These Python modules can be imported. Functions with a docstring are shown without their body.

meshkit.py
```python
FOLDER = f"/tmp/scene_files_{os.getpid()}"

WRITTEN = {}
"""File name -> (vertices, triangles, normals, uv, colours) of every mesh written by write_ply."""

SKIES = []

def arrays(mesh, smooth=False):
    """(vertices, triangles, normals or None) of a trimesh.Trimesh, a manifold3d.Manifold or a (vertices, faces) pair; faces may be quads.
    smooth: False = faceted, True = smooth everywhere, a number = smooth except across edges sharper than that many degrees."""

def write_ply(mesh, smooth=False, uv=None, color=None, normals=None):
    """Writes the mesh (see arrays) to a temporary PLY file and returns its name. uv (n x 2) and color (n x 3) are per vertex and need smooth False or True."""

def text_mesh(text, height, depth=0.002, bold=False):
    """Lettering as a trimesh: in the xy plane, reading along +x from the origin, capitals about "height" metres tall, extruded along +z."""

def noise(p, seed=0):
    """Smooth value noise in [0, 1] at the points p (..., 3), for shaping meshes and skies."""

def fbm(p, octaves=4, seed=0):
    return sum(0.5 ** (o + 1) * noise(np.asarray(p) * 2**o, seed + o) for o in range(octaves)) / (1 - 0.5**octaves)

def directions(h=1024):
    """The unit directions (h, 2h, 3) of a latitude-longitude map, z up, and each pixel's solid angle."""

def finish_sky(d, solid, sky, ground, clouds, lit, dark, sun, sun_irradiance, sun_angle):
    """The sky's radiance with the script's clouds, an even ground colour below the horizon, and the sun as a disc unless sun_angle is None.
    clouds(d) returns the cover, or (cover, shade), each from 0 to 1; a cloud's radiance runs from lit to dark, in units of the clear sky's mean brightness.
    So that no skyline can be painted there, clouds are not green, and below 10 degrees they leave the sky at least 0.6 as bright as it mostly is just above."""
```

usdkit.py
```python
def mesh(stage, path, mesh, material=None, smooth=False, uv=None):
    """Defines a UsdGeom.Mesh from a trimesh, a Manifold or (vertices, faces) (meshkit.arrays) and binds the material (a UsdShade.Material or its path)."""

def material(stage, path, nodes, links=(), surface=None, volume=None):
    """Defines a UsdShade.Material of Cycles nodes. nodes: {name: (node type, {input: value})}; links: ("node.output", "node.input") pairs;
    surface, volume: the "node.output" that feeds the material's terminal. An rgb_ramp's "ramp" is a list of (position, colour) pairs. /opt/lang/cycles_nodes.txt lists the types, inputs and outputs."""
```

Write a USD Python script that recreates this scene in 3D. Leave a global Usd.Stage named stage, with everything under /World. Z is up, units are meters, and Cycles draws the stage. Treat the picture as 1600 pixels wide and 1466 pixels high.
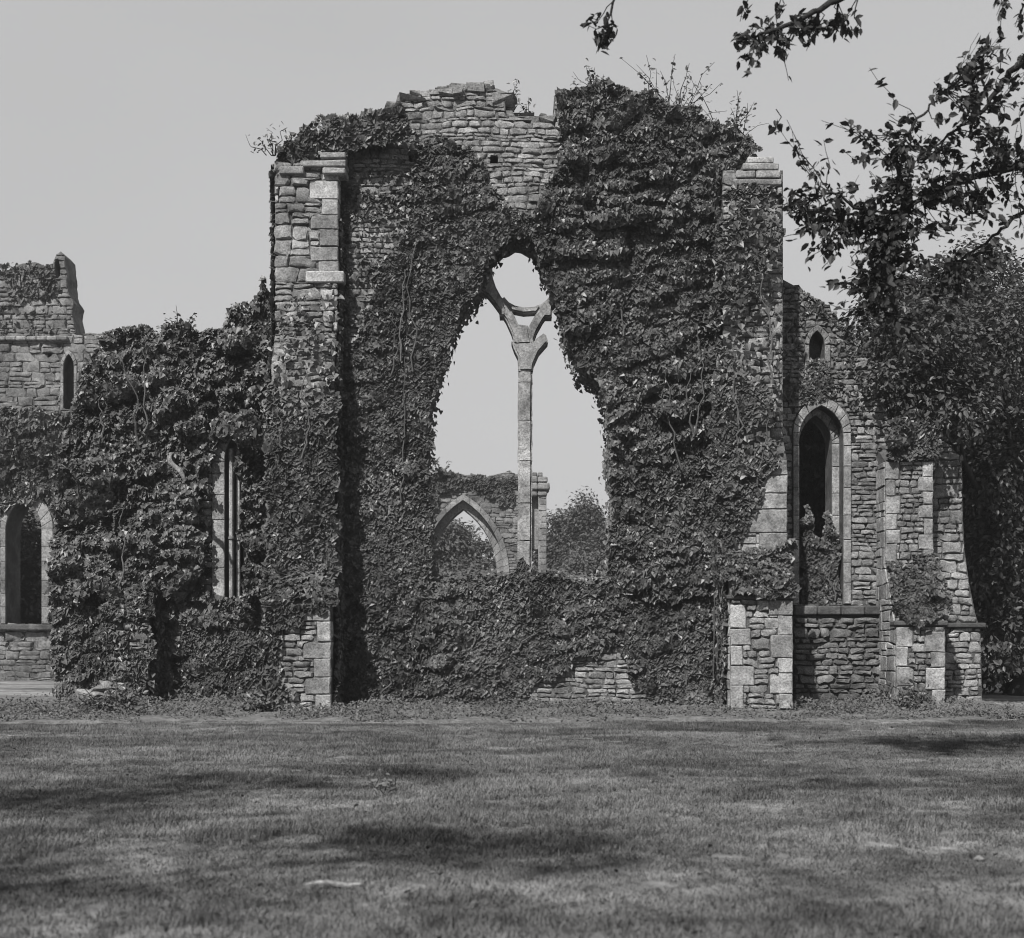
import math, numpy as np, trimesh, shapely, shapely.affinity, usdkit, meshkit
from shapely.geometry import Polygon, MultiPolygon, box as sbox, Point
from shapely import contains_xy
from scipy.spatial import cKDTree
from pxr import Usd, UsdGeom, UsdLux, UsdShade, Gf, Sdf, Vt

stage = Usd.Stage.CreateInMemory()
UsdGeom.SetStageUpAxis(stage, UsdGeom.Tokens.z)
UsdGeom.SetStageMetersPerUnit(stage, 1.0)
UsdGeom.Xform.Define(stage, '/World')
UsdGeom.Scope.Define(stage, '/World/Looks')

# ------------------------------------------------------------------ camera, sky, sun, exposure
EYE, FPX, HORIZON = 1.55, 2000.0, 990.0            # eye height; focal length and horizon row in the 1600 px picture
cam = UsdGeom.Camera.Define(stage, '/World/camera')
cam.CreateHorizontalApertureAttr(36.0)
cam.CreateVerticalApertureAttr(36.0 * 938 / 1024)
cam.CreateFocalLengthAttr(36.0 * FPX / 1600)
cam.CreateVerticalApertureOffsetAttr(36.0 * (HORIZON - 733) / 1600)
cam.CreateClippingRangeAttr(Gf.Vec2f(0.1, 3000))
cam.CreateExposureAttr(0.75)
cam.CreateFStopAttr(2.0); cam.CreateFocusDistanceAttr(25.0)
cam.AddTranslateOp().Set(Gf.Vec3d(0, 0, EYE))
cam.AddRotateXOp().Set(90.0)

SUN_AZ, SUN_EL = math.radians(25), math.radians(46)   # sun behind the camera, to the left
sd = np.array([-math.sin(SUN_AZ) * math.cos(SUN_EL), -math.cos(SUN_AZ) * math.cos(SUN_EL), math.sin(SUN_EL)])
sun = UsdLux.DistantLight.Define(stage, '/World/sun')
sun.CreateIntensityAttr(1.25); sun.CreateAngleAttr(0.9); sun.CreateNormalizeAttr(True)
sun.CreateColorAttr(Gf.Vec3f(1.0, 0.985, 0.965))
zx = np.cross([0, 0, 1.0], sd); zx /= np.linalg.norm(zx); zy = np.cross(sd, zx)
mm = Gf.Matrix4d(*zx, 0, *zy, 0, *sd, 0, 0, 0, 0, 1)
sun.AddTransformOp().Set(mm)

sky = UsdLux.DomeLight.Define(stage, '/World/sky')
SKY_STRENGTH = 0.07
skymat = usdkit.material(stage, '/World/Looks/sky_look', {
    'tex': ('sky_texture', {'sky_type': 'single_scattering', 'sun_disc': False, 'sun_elevation': SUN_EL,
                            'sun_rotation': math.atan2(sd[0], sd[1]), 'aerosol_density': 2.0}),
    'bw': ('rgb_to_bw', {}),
    'tc': ('texture_coordinate', {}), 'mp': ('mapping', {'scale': (1, 1, 2.2)}),
    'n': ('noise_texture', {'scale': 1.3, 'detail': 3.0, 'roughness': 0.5}),
    'r': ('rgb_ramp', {'ramp': [(0.3, (4.3, 4.3, 4.34)), (0.7, (4.95, 4.95, 5.0))]}),
    'mx': ('mix_color', {'fac': 0.9, 'use_clamp': False}),
    'bg': ('background_shader', {'strength': SKY_STRENGTH})},
    [('tex.color', 'bw.color'), ('bw.val', 'mx.a'), ('tc.generated', 'mp.vector'), ('mp.vector', 'n.vector'), ('n.fac', 'r.fac'), ('r.color', 'mx.b'),
     ('mx.result', 'bg.color')], surface='bg.background')
UsdShade.MaterialBindingAPI.Apply(sky.GetPrim()).Bind(skymat)
sky.GetPrim().SetCustomDataByKey('kind', 'structure')

# ------------------------------------------------------------------ helpers
USED = {}
def numbered(path):
    k = USED.get(path, 0); USED[path] = k + 1
    return path if k == 0 else f'{path}_{k:03d}'
def tag(p, label=None, cat=None, group=None, kind=None):
    for k, v in (('label', label), ('category', cat), ('group', group), ('kind', kind)):
        if v: p.SetCustomDataByKey(k, v)
    return p
def thing(name, label, cat, loc=(0, 0, 0), group=None):
    x = UsdGeom.Xform.Define(stage, numbered('/World/' + name)); x.AddTranslateOp().Set(Gf.Vec3d(*map(float, loc)))
    p = x.GetPrim(); tag(p, label, cat, group); OFF[str(p.GetPath())] = np.array(loc, float)
    return p
OFF = {}
def obj(name, vf, material, parent=None, smooth=False, label=None, kind=None, cat=None, group=None):
    """One Mesh prim; the vertices are given in world coordinates and moved into the thing's own frame."""
    v, f = (np.asarray(vf.vertices), np.asarray(vf.faces)) if hasattr(vf, 'vertices') else vf
    base = '/World' if parent is None else str(parent.GetPath())
    top = '/'.join(base.split('/')[:3])
    o = OFF.get(top, np.zeros(3))
    m = usdkit.mesh(stage, numbered(base + '/' + name), (np.asarray(v) - o, f), material, smooth=smooth)
    return tag(m.GetPrim(), label, cat, group, kind)
class MB:
    def __init__(s): s.v, s.f, s.n = [], [], 0
    def add(s, vf):
        v, f = (np.asarray(vf.vertices), np.asarray(vf.faces)) if hasattr(vf, 'vertices') else vf
        if len(f): s.v.append(np.asarray(v, float)); s.f.append(np.asarray(f) + s.n); s.n += len(v)
        return s
    def get(s): return (np.vstack(s.v), np.vstack(s.f)) if s.v else (np.zeros((0, 3)), np.zeros((0, 3), int))
def P(px, py, Y):                                    # measured row and column of the photograph -> point at depth Y
    return np.array([(px - 800) * Y / FPX, Y, EYE + (HORIZON - py) * Y / FPX])
def XZ(pts, Y): return [((x - 800) * Y / FPX, EYE + (HORIZON - y) * Y / FPX) for x, y in pts]
def poly(pts, Y): return Polygon(XZ(pts, Y)).buffer(0)
def fb(x, z, s, seed, octv=3): return meshkit.fbm(np.stack([x * s, z * s, np.full_like(x, seed * 7.31)], -1), octv, seed) - 0.5

class Face:                                          # a plane in which stones and ivy are laid: u, v in metres, d outwards
    def __init__(s, O, U, V=(0, 0, 1)):
        s.O, s.U, s.V = np.array(O, float), np.array(U, float), np.array(V, float); s.N = np.cross(s.U, s.V); s.N /= np.linalg.norm(s.N)
    def __call__(s, u, v, d): return s.O + np.asarray(u)[..., None] * s.U + np.asarray(v)[..., None] * s.V + np.asarray(d)[..., None] * s.N
def front(Y): return Face((0, Y, 0), (1, 0, 0))
def left_side(X): return Face((X, 0, 0), (0, -1, 0))    # faces -x; u = -y
def right_side(X): return Face((X, 0, 0), (0, 1, 0))    # faces +x; u = y

def geoms(g): return [q for q in getattr(g, 'geoms', [g]) if isinstance(q, Polygon) and not q.is_empty]
def cap(P2):
    """Triangles of a simple polygon given by its outline (counter-clockwise)."""
    v, f = trimesh.creation.triangulate_polygon(Polygon(P2), engine='earcut')
    t = cKDTree(P2); idx = t.query(v)[1]; f = idx[f]
    a, b, c = (np.asarray(P2)[f[:, i]] for i in range(3))
    cr = (b[:, 0] - a[:, 0]) * (c[:, 1] - a[:, 1]) - (b[:, 1] - a[:, 1]) * (c[:, 0] - a[:, 0])
    f[cr < 0] = f[cr < 0][:, ::-1]
    return f
def inset(Q, c):
    Q = np.asarray(Q); e = np.roll(Q, -1, 0) - Q; e /= np.maximum(np.linalg.norm(e, axis=1, keepdims=True), 1e-9)
    n = np.stack([-e[:, 1], e[:, 0]], 1); m = n + np.roll(n, 1, 0); d = np.maximum((m * n).sum(1, keepdims=True), 0.35)
    return Q + m / d * c
def ring_faces(a, b, n):
    i = np.arange(n); j = (i + 1) % n
    return np.vstack([np.stack([a + i, a + j, b + j], 1), np.stack([a + i, b + j, b + i], 1)])
def slab(face, Q, front_d, back_d, chamfer=0.012, back=False):
    """A cut block: outline Q in the face plane, from back_d to front_d (outwards positive) with a chamfered front edge."""
    Q = np.asarray(Q.exterior.coords)[:-1] if isinstance(Q, Polygon) else np.asarray(Q)
    if Polygon(Q).exterior.is_ccw is False: Q = Q[::-1]
    n = len(Q); I = inset(Q, chamfer)
    V = np.vstack([face(Q[:, 0], Q[:, 1], np.full(n, back_d)), face(Q[:, 0], Q[:, 1], np.full(n, front_d - chamfer)), face(I[:, 0], I[:, 1], np.full(n, front_d))])
    c = cap(Q)
    F = [ring_faces(0, n, n), ring_faces(n, 2 * n, n), c + 2 * n]
    if back: F.append(c[:, ::-1])
    return V, np.vstack(F)
def extrude(face, g, d0, d1):
    """Plain extrusion of polygons with holes, from depth d0 to d1."""
    mb = MB()
    for q in geoms(g):
        m = trimesh.creation.extrude_polygon(q, d1 - d0, engine='earcut')
        v = face(m.vertices[:, 0], m.vertices[:, 1], m.vertices[:, 2] + d0); mb.add((v, m.faces))
    return mb.get()
def stone(face, q, proud, rng, rough=1.0, n=9):
    """A rubble stone: uneven outline, rounded edges and a bulging, uneven front."""
    L = q.exterior.length; t = (np.arange(n) + rng.uniform(-.2, .2, n)) / n
    Q = np.array([q.exterior.interpolate(x % 1.0, normalized=True).coords[0] for x in t])
    if not Polygon(Q).exterior.is_ccw: Q = Q[::-1]
    c = Q.mean(0); r = math.sqrt(q.area)
    Q = Q + rng.normal(0, 0.03 * r * rough, Q.shape)
    I = c + (Q - c) * rng.uniform(.70, .86, (n, 1)); tilt = rng.normal(0, .10 * rough, 2)
    di = proud * rng.uniform(.75, 1.15, n) + (I - c) @ tilt
    V = np.vstack([face(Q[:, 0], Q[:, 1], np.full(n, -.05)), face(Q[:, 0], Q[:, 1], proud * rng.uniform(.25, .6, n)),
                   face(I[:, 0], I[:, 1], di), face(c[None, 0], c[None, 1], np.array([proud * rng.uniform(.9, 1.3)]))])
    i = np.arange(n); j = (i + 1) % n
    return V, np.vstack([ring_faces(0, n, n), ring_faces(n, 2 * n, n), np.stack([2 * n + i, 2 * n + j, np.full(n, 3 * n)], 1)])
def courses(region, rng, h=(.11, .26), w=(.18, .55), gap=.012, wave=.03, seed=0):
    """Cells of coursed rubble that fill a region."""
    x0, z0, x1, z1 = region.bounds; z, out = z0 - rng.uniform(0, .1), []
    def wv(x, zz): return wave * 2 * (meshkit.noise(np.array([x * 2.6, zz * 3.7, seed * 3.3])) - .5)
    while z < z1:
        hh = rng.uniform(*h); x = x0 - rng.uniform(0, .3)
        while x < x1:
            ww = rng.uniform(*w) * (0.7 + hh); xe = x + ww
            c = [(x, z + wv(x, z)), (xe, z + wv(xe, z)), (xe + rng.normal(0, .015), z + hh + wv(xe, z + hh)), (x + rng.normal(0, .015), z + hh + wv(x, z + hh))]
            cells = [Polygon(c)]
            if hh > .15 and rng.random() < .45:
                k = rng.uniform(.4, .6); a = sbox(x - 1, z - 1, xe + 1, z + hh * k + wv(x, z) * .5); cells = [cells[0].intersection(a), cells[0].difference(a)]
            for q in cells:
                for g in geoms(q.buffer(-gap).intersection(region)):
                    if g.area > .004: out.append(g)
            x = xe
        z += hh
    return out
def block(x0, x1, y0, y1, z0, z1, c=.012):
    """A box with chamfered edges."""
    pts = []
    for sx, X in ((1, x0), (-1, x1)):
        for sy, Y in ((1, y0), (-1, y1)):
            for sz, Z in ((1, z0), (-1, z1)):
                pts += [(X + sx * c, Y + sy * c, Z), (X + sx * c, Y, Z + sz * c), (X, Y + sy * c, Z + sz * c)]
    h = trimesh.convex.convex_hull(np.array(pts)); return np.array(h.vertices), np.array(h.faces)
def rough(vf, amp, s, seed, level=2):
    m = trimesh.Trimesh(*vf, process=True)
    for _ in range(level): m = m.subdivide()
    v = np.array(m.vertices); n = m.vertex_normals
    return v + n * ((meshkit.fbm(v * s, 3, seed) - .5) * 2 * amp)[:, None], np.array(m.faces)
def tube(pts, rad, n=7):
    pts = np.asarray(pts, float); k = len(pts); rad = np.broadcast_to(rad, (k,))
    t = np.gradient(pts, axis=0); t /= np.maximum(np.linalg.norm(t, axis=1, keepdims=True), 1e-9)
    a = np.cross(t, [0.13, 0.21, 0.97]); bad = np.linalg.norm(a, axis=1) < .1; a[bad] = np.cross(t[bad], [1, 0, 0])
    a /= np.linalg.norm(a, axis=1, keepdims=True); b = np.cross(t, a)
    th = np.linspace(0, 2 * np.pi, n, endpoint=False)
    V = pts[:, None] + (a[:, None] * np.cos(th)[None, :, None] + b[:, None] * np.sin(th)[None, :, None]) * rad[:, None, None]
    F = [ring_faces(i * n, (i + 1) * n, n) for i in range(k - 1)]
    V = np.vstack([V.reshape(-1, 3), pts[:1], pts[-1:]]); i = np.arange(n); j = (i + 1) % n
    F.append(np.stack([j, i, np.full(n, k * n)], 1)); F.append(np.stack([(k - 1) * n + i, (k - 1) * n + j, np.full(n, k * n + 1)], 1))
    return V, np.vstack(F)
def wander(a, b, k, amp, rng):
    t = np.linspace(0, 1, k)[:, None]; p = np.asarray(a) * (1 - t) + np.asarray(b) * t
    n = rng.normal(0, amp, (k, 3)); n[0] = n[-1] = 0
    return p + n
LEAF = {'ivy': (np.array([(0, 0), (-.50, .12), (-.36, .50), (0, 1), (.36, .50), (.50, .12)]), np.array([(0, 2, 1), (0, 3, 2), (0, 4, 3), (0, 5, 4)])),
        'oval': (np.array([(0, 0), (-.22, .22), (-.25, .58), (0, 1), (.25, .58), (.22, .22)]), np.array([(0, 2, 1), (0, 3, 2), (0, 4, 3), (0, 5, 4)]))}
def leaves(pos, nrm, tip, size, kind='ivy', fold=.25):
    """Many leaves as one mesh: each its own island with a folded midrib."""
    L, F = LEAF[kind]; N = len(pos); k = len(L)
    nrm = nrm / np.maximum(np.linalg.norm(nrm, axis=1, keepdims=True), 1e-9)
    t = tip - nrm * (tip * nrm).sum(1, keepdims=True); t /= np.maximum(np.linalg.norm(t, axis=1, keepdims=True), 1e-9)
    s = np.cross(t, nrm); size = np.broadcast_to(size, (N,))
    V = pos[:, None] + size[:, None, None] * (s[:, None] * L[None, :, :1] + t[:, None] * (L[None, :, 1:] - .3) + nrm[:, None] * (np.abs(L[None, :, :1]) * fold - .12 * L[None, :, 1:] ** 2))
    return V.reshape(-1, 3), (F[None] + (np.arange(N) * k)[:, None, None]).reshape(-1, 3)

# ------------------------------------------------------------------ materials
def L(name): return '/World/Looks/' + name
def stone_mat(name, lo, hi, bump=.5, scale=5.0, lichen=.25, stain=.5):
    return usdkit.material(stage, L(name), {
        'g': ('geometry', {}), 'oi': ('object_info', {}),
        'n1': ('noise_texture', {'scale': scale, 'detail': 6.0, 'roughness': .65}),
        'n2': ('noise_texture', {'scale': scale * .22, 'detail': 4.0, 'roughness': .6}),
        'n3': ('noise_texture', {'scale': scale * 4.5, 'detail': 5.0, 'roughness': .7}),
        'r1': ('rgb_ramp', {'ramp': [(.25, (lo,) * 3), (.72, (hi,) * 3)]}),
        'r2': ('rgb_ramp', {'ramp': [(.38, (1 - stain,) * 3), (.62, (1.0,) * 3)]}),
        'r3': ('rgb_ramp', {'ramp': [(.35, (1 - lichen,) * 3), (.6, (1.06,) * 3)]}),
        'r4': ('rgb_ramp', {'ramp': [(0, (.68,) * 3), (1, (1.12,) * 3)]}),
        'm1': ('mix_color', {'blend_type': 'multiply', 'fac': 1.0}), 'm2': ('mix_color', {'blend_type': 'multiply', 'fac': 1.0}),
        'm3': ('mix_color', {'blend_type': 'multiply', 'fac': 1.0}),
        'b': ('bump', {'strength': bump, 'distance': .03}), 'add': ('math', {'math_type': 'add'}),
        'p': ('principled_bsdf', {'roughness': .95, 'specular_ior_level': .15})},
        [('g.position', 'n1.vector'), ('g.position', 'n2.vector'), ('g.position', 'n3.vector'), ('n1.fac', 'r1.fac'), ('n2.fac', 'r2.fac'), ('n3.fac', 'r3.fac'),
         ('oi.random', 'r4.fac'), ('r1.color', 'm1.a'), ('r2.color', 'm1.b'), ('m1.result', 'm2.a'), ('r3.color', 'm2.b'), ('m2.result', 'm3.a'), ('r4.color', 'm3.b'),
         ('n1.fac', 'add.value1'), ('n3.fac', 'add.value2'), ('add.value', 'b.height'), ('b.normal', 'p.normal'), ('m3.result', 'p.base_color')], surface='p.BSDF')
def leaf_mat(name, lo, hi, rough=.42, spec=.5, trans=.15, patch=0.0):
    nodes = {'g': ('geometry', {}), 'r': ('rgb_ramp', {'ramp': [(0, (lo,) * 3), (.8, (lo * .6 + hi * .4,) * 3), (1, (hi * 1.2,) * 3)]}),
             'n': ('noise_texture', {'scale': .8, 'detail': 3.0}), 'rn': ('rgb_ramp', {'ramp': [(.3, (1 - patch,) * 3), (.7, (1 + patch,) * 3)]}),
             'm': ('mix_color', {'blend_type': 'multiply', 'fac': 1.0, 'use_clamp': False}),
             'p': ('principled_bsdf', {'roughness': rough, 'specular_ior_level': spec}), 't': ('translucent_bsdf', {}), 'mx': ('mix_closure', {'fac': trans})}
    return usdkit.material(stage, L(name), nodes, [('g.random_per_island', 'r.fac'), ('g.position', 'n.vector'), ('n.fac', 'rn.fac'), ('r.color', 'm.a'), ('rn.color', 'm.b'),
        ('m.result', 'p.base_color'), ('m.result', 't.color'), ('p.BSDF', 'mx.closure1'), ('t.BSDF', 'mx.closure2')], surface='mx.closure')
M_ASHLAR = stone_mat('pale_ashlar', .17, .44, .7, 6.0, .5, .5)
M_RUBBLE = stone_mat('rubble_stone', .13, .38, .8, 7.0, .5, .45)
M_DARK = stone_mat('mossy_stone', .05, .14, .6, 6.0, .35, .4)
M_CORE = stone_mat('wall_core_mortar', .07, .17, .9, 9.0, .4, .5)
M_FAR = stone_mat('far_masonry', .13, .30, .9, 3.0, .45, .45)
M_BARK = stone_mat('bark', .02, .06, .9, 14.0, .4, .4)
M_STEM = stone_mat('ivy_stem', .06, .14, .5, 20.0, .3, .3)
M_DAMP = stone_mat('damp_stone', .08, .25, .8, 7.0, .5, .45)
M_WHITE = stone_mat('white_stone', .55, .8, .4, 8.0, .1, .1)
M_IVY = leaf_mat('ivy_leaf', .065, .36, .46, .42, .15, .45)
M_IVYPALE = leaf_mat('dry_ivy_leaf', .06, .15, .55, .35, .15, .25)
M_TREE = leaf_mat('tree_leaf', .05, .22, .5, .4, .25, .2)
M_NEAR = leaf_mat('overhanging_leaf', .02, .05, .6, .25, .10, .1)
M_FARLEAF = leaf_mat('far_leaf', .07, .17, .6, .3, .25, .25)
M_WEED = leaf_mat('weed_leaf', .09, .30, .6, .3, .25, .35)
M_LITTER = leaf_mat('dry_leaf', .03, .3, .7, .2, .1, .1)
def grass_mat(name, lo, hi, mul):
    return usdkit.material(stage, L(name), {
        'g': ('geometry', {}), 'mp': ('mapping', {'scale': (.30, .6, 1)}),
        'n': ('noise_texture', {'scale': 1.0, 'detail': 7.0, 'roughness': .68, 'distortion': .5}),
        'r': ('rgb_ramp', {'ramp': [(.36, (lo,) * 3), (.64, (hi,) * 3)]}),
        'i': ('rgb_ramp', {'ramp': [(0, (.6,) * 3), (.85, (1.1,) * 3), (1, (1.5,) * 3)]}),
        'm': ('mix_color', {'blend_type': 'multiply', 'fac': mul, 'use_clamp': False}),
        'n4': ('noise_texture', {'scale': 3.2, 'detail': 5.0, 'roughness': .65}), 'r4': ('rgb_ramp', {'ramp': [(.34, (.6,) * 3), (.66, (1.4,) * 3)]}), 'm4': ('mix_color', {'blend_type': 'multiply', 'fac': 1.0, 'use_clamp': False}),
        'n2': ('noise_texture', {'scale': 30.0, 'detail': 4.0}), 'b': ('bump', {'strength': .8, 'distance': .03}),
        'p': ('principled_bsdf', {'roughness': .75, 'specular_ior_level': .2})},
        [('g.position', 'mp.vector'), ('mp.vector', 'n.vector'), ('n.fac', 'r.fac'), ('g.random_per_island', 'i.fac'), ('r.color', 'm.a'), ('i.color', 'm.b'),
         ('g.position', 'n2.vector'), ('n2.fac', 'b.height'), ('b.normal', 'p.normal'), ('g.position', 'n4.vector'), ('n4.fac', 'r4.fac'), ('m.result', 'm4.a'), ('r4.color', 'm4.b'), ('m4.result', 'p.base_color')], surface='p.BSDF')
M_GRASS = grass_mat('grass_blade', .055, .25, 1.0)
M_GROUND = grass_mat('ground_turf', .055, .19, 0.0)
M_BANK = stone_mat('bank_earth', .09, .24, .9, 12.0, .4, .4)
M_PATH = stone_mat('path_gravel', .10, .18, .6, 14.0, .3, .2)

# ------------------------------------------------------------------ ground
def height(x, y):
    return .05 * (meshkit.fbm(np.stack([x * .35, y * .5, x * 0], -1), 3, 4) - .5)
def sheet(xs, ys, zf):
    X, Y = np.meshgrid(xs, ys); Z = zf(X, Y); n, m = len(xs), len(ys)
    i = (np.arange(m - 1)[:, None] * n + np.arange(n - 1)[None]).ravel()
    return np.stack([X.ravel(), Y.ravel(), Z.ravel()], 1), np.vstack([np.stack([i, i + 1, i + n + 1], 1), np.stack([i, i + n + 1, i + n], 1)])
xs = np.concatenate([[-900, -300, -120, -60, -35], np.linspace(-24, 24, 121), [35, 60, 120, 300, 900]])
ys = np.concatenate([[-300, -80, -30, -10, 0], np.linspace(2, 36, 100), [45, 60, 90, 150, 300, 900]])
def zground(x, y): return height(x, y) * np.clip((40 - y) / 10, 0, 1)
obj('ground', sheet(xs, ys, zground), M_GROUND, smooth=True, kind='structure')
# rough earth bank between the mown lawn and the foot of the ruin, with a small cut edge
BX = np.linspace(-10.2, 9.6, 160)
def edge_y(x): return 22.35 + .18 * np.sin(x * .7) + .10 * np.sin(x * 2.3 + 1) - .012 * (x + 1) ** 2 * (x < -1)
brow = [(0, -.05), (.03, .035), (.3, .05), (1.0, .07), (2.2, .11), (3.4, .16), (5.0, .16)]
V = []
for k, (dy, z) in enumerate(brow):
    yy = edge_y(BX) + dy + .05 * np.sin(BX * 5 + k)
    zz = z + (.05 * (meshkit.fbm(np.stack([BX * 2.2, yy * 2, BX * 0], -1), 3, 9) - .4) if k > 1 else 0 * BX)
    V.append(np.stack([BX, yy, zz], 1))
nb = len(BX); i = (np.arange(len(brow) - 1)[:, None] * nb + np.arange(nb - 1)[None]).ravel()
obj('bank', (np.vstack(V), np.vstack([np.stack([i, i + 1, i + nb + 1], 1), np.stack([i, i + nb + 1, i + nb], 1)])), M_BANK, smooth=True, kind='structure')
def bank_z(x, y): return np.interp(y - edge_y(x), [0, .03, .3, 1, 2.2, 3.4, 5], [-.05, .035, .05, .07, .11, .16, .16])
obj('path', sheet(np.linspace(-40, -8.5, 30), np.linspace(27.6, 31.0, 5), lambda x, y: .045 + 0 * x), M_PATH, kind='structure')

# ------------------------------------------------------------------ the great gable
R = np.random.default_rng(11)
YG = 25.3
FG = front(YG)
def jag(pts, amp, step, rng):
    """Breaks straight edges of a ruined outline into steps, as courses of stone break."""
    out = []
    for (x0, y0), (x1, y1) in zip(pts[:-1], pts[1:]):
        n = max(1, int(math.hypot(x1 - x0, y1 - y0) / step))
        for k in range(n):
            t = k / n; out.append((x0 + (x1 - x0) * t + (rng.uniform(-amp, amp) if k else 0), y0 + (y1 - y0) * t + (rng.uniform(-amp, amp) if k else 0)))
            if rng.random() < .5: out.append((out[-1][0] + (x1 - x0) / n * .5, out[-1][1] + rng.uniform(-1, 1)))
    return out + [pts[-1]]
top = [(440, 240), (470, 205), (545, 200), (600, 186), (622, 168), (640, 153), (700, 152), (745, 141), (775, 141), (788, 156), (790, 184), (825, 194), (862, 190), (866, 150),
       (905, 142), (950, 138), (1000, 156), (1060, 180), (1120, 196), (1170, 226), (1188, 254), (1212, 264)]
gable_px = [(440, 1125)] + jag(top, 3, 16, R) + [(1212, 1125)]
win_px = [(662, 915), (660, 650), (684, 570), (704, 490), (730, 440), (750, 405), (775, 374), (805, 360), (838, 370), (862, 405), (880, 450), (900, 500), (922, 560), (948, 600), (966, 680), (972, 800), (970, 915)]
vis_px = [(680, 905), (680, 640), (694, 575), (712, 520), (722, 490), (742, 464), (756, 440), (762, 404), (778, 384), (805, 374), (832, 384), (848, 408), (857, 440), (868, 472), (884, 520), (902, 578), (934, 600), (945, 680), (950, 800), (945, 905)]
gable = poly(gable_px, YG); win = poly(jag(win_px, 3, 9, R), YG)
holes = [(639, 242, 650, 256), (631, 313, 644, 331), (766, 243, 778, 256)]
hp = shapely.union_all([poly([(a, b), (c, b), (c, d), (a, d)], YG) for a, b, c, d in holes])
g = thing('ruined_gable', 'tall ruined abbey gable pierced by a great empty pointed window, ivy over most of it', 'ruined wall', (0, YG, 0))
wallg = obj('wall', MB().add(extrude(FG, gable.difference(win).difference(hp), -.5, 0)).add(extrude(FG, gable.difference(win), -1.5, -.502)).get(), M_CORE, g)
expo = [  # bare masonry of the gable
    poly([(545, 205), (622, 160), (640, 145), (795, 140), (795, 178), (870, 185), (870, 250), (850, 300), (838, 345), (800, 315), (770, 250), (720, 225), (690, 215), (660, 300), (650, 360), (590, 420), (545, 470)], YG),
    poly([(828, 1096), (850, 1060), (895, 1040), (910, 1012), (965, 1010), (985, 1045), (985, 1082), (950, 1100)], YG)]
bare = shapely.union_all(expo)
rest = MB(); cnt = 0
body = gable.difference(win).difference(hp)
for q in courses(body.intersection(bare.buffer(.35)), R, (.055, .16), (.15, .55), .008, .05, 3):
    s = stone(FG, q, R.uniform(.012, .05), R, 1.25, 10)
    if bare.contains(q.centroid) and q.area > .018 and cnt < 260: obj('stone', s, M_RUBBLE, wallg, smooth=35); cnt += 1
    else: rest.add(s)
for q in courses(body.difference(bare.buffer(.35)), R, (.14, .26), (.3, .9), .012, .03, 4): rest.add(stone(FG, q, R.uniform(.02, .05), R, n=7))
obj('rubble', rest.get(), M_RUBBLE, wallg, smooth=35, kind='stuff')
# loose top stones of the bare wall head
tp_ = np.array([(596, 186), (622, 168), (640, 152), (700, 150), (745, 140), (775, 140), (788, 154), (791, 184), (825, 193), (862, 189)], float)
cs_ = np.r_[0, np.cumsum(np.linalg.norm(np.diff(tp_, axis=0), axis=1))]
for k in range(46):
    q = R.uniform(0, cs_[-1]); a, b = np.interp(q, cs_, tp_[:, 0]), np.interp(q, cs_, tp_[:, 1]); c = P(a, b + R.uniform(-3, 5), YG + R.uniform(-.02, .6)); w, d, h = R.uniform(.12, .34), R.uniform(.12, .25), R.uniform(.05, .11)
    v = R.uniform(-1, 1, (14, 3)); v = np.sign(v) * np.abs(v) ** .35 * [w, d, h]; hh_ = trimesh.convex.convex_hull(v); v, f = rough((hh_.vertices, hh_.faces), .014, 9, k, 1)
    obj('coping_stone', (v + c, f), M_RUBBLE, wallg, smooth=30)

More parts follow.
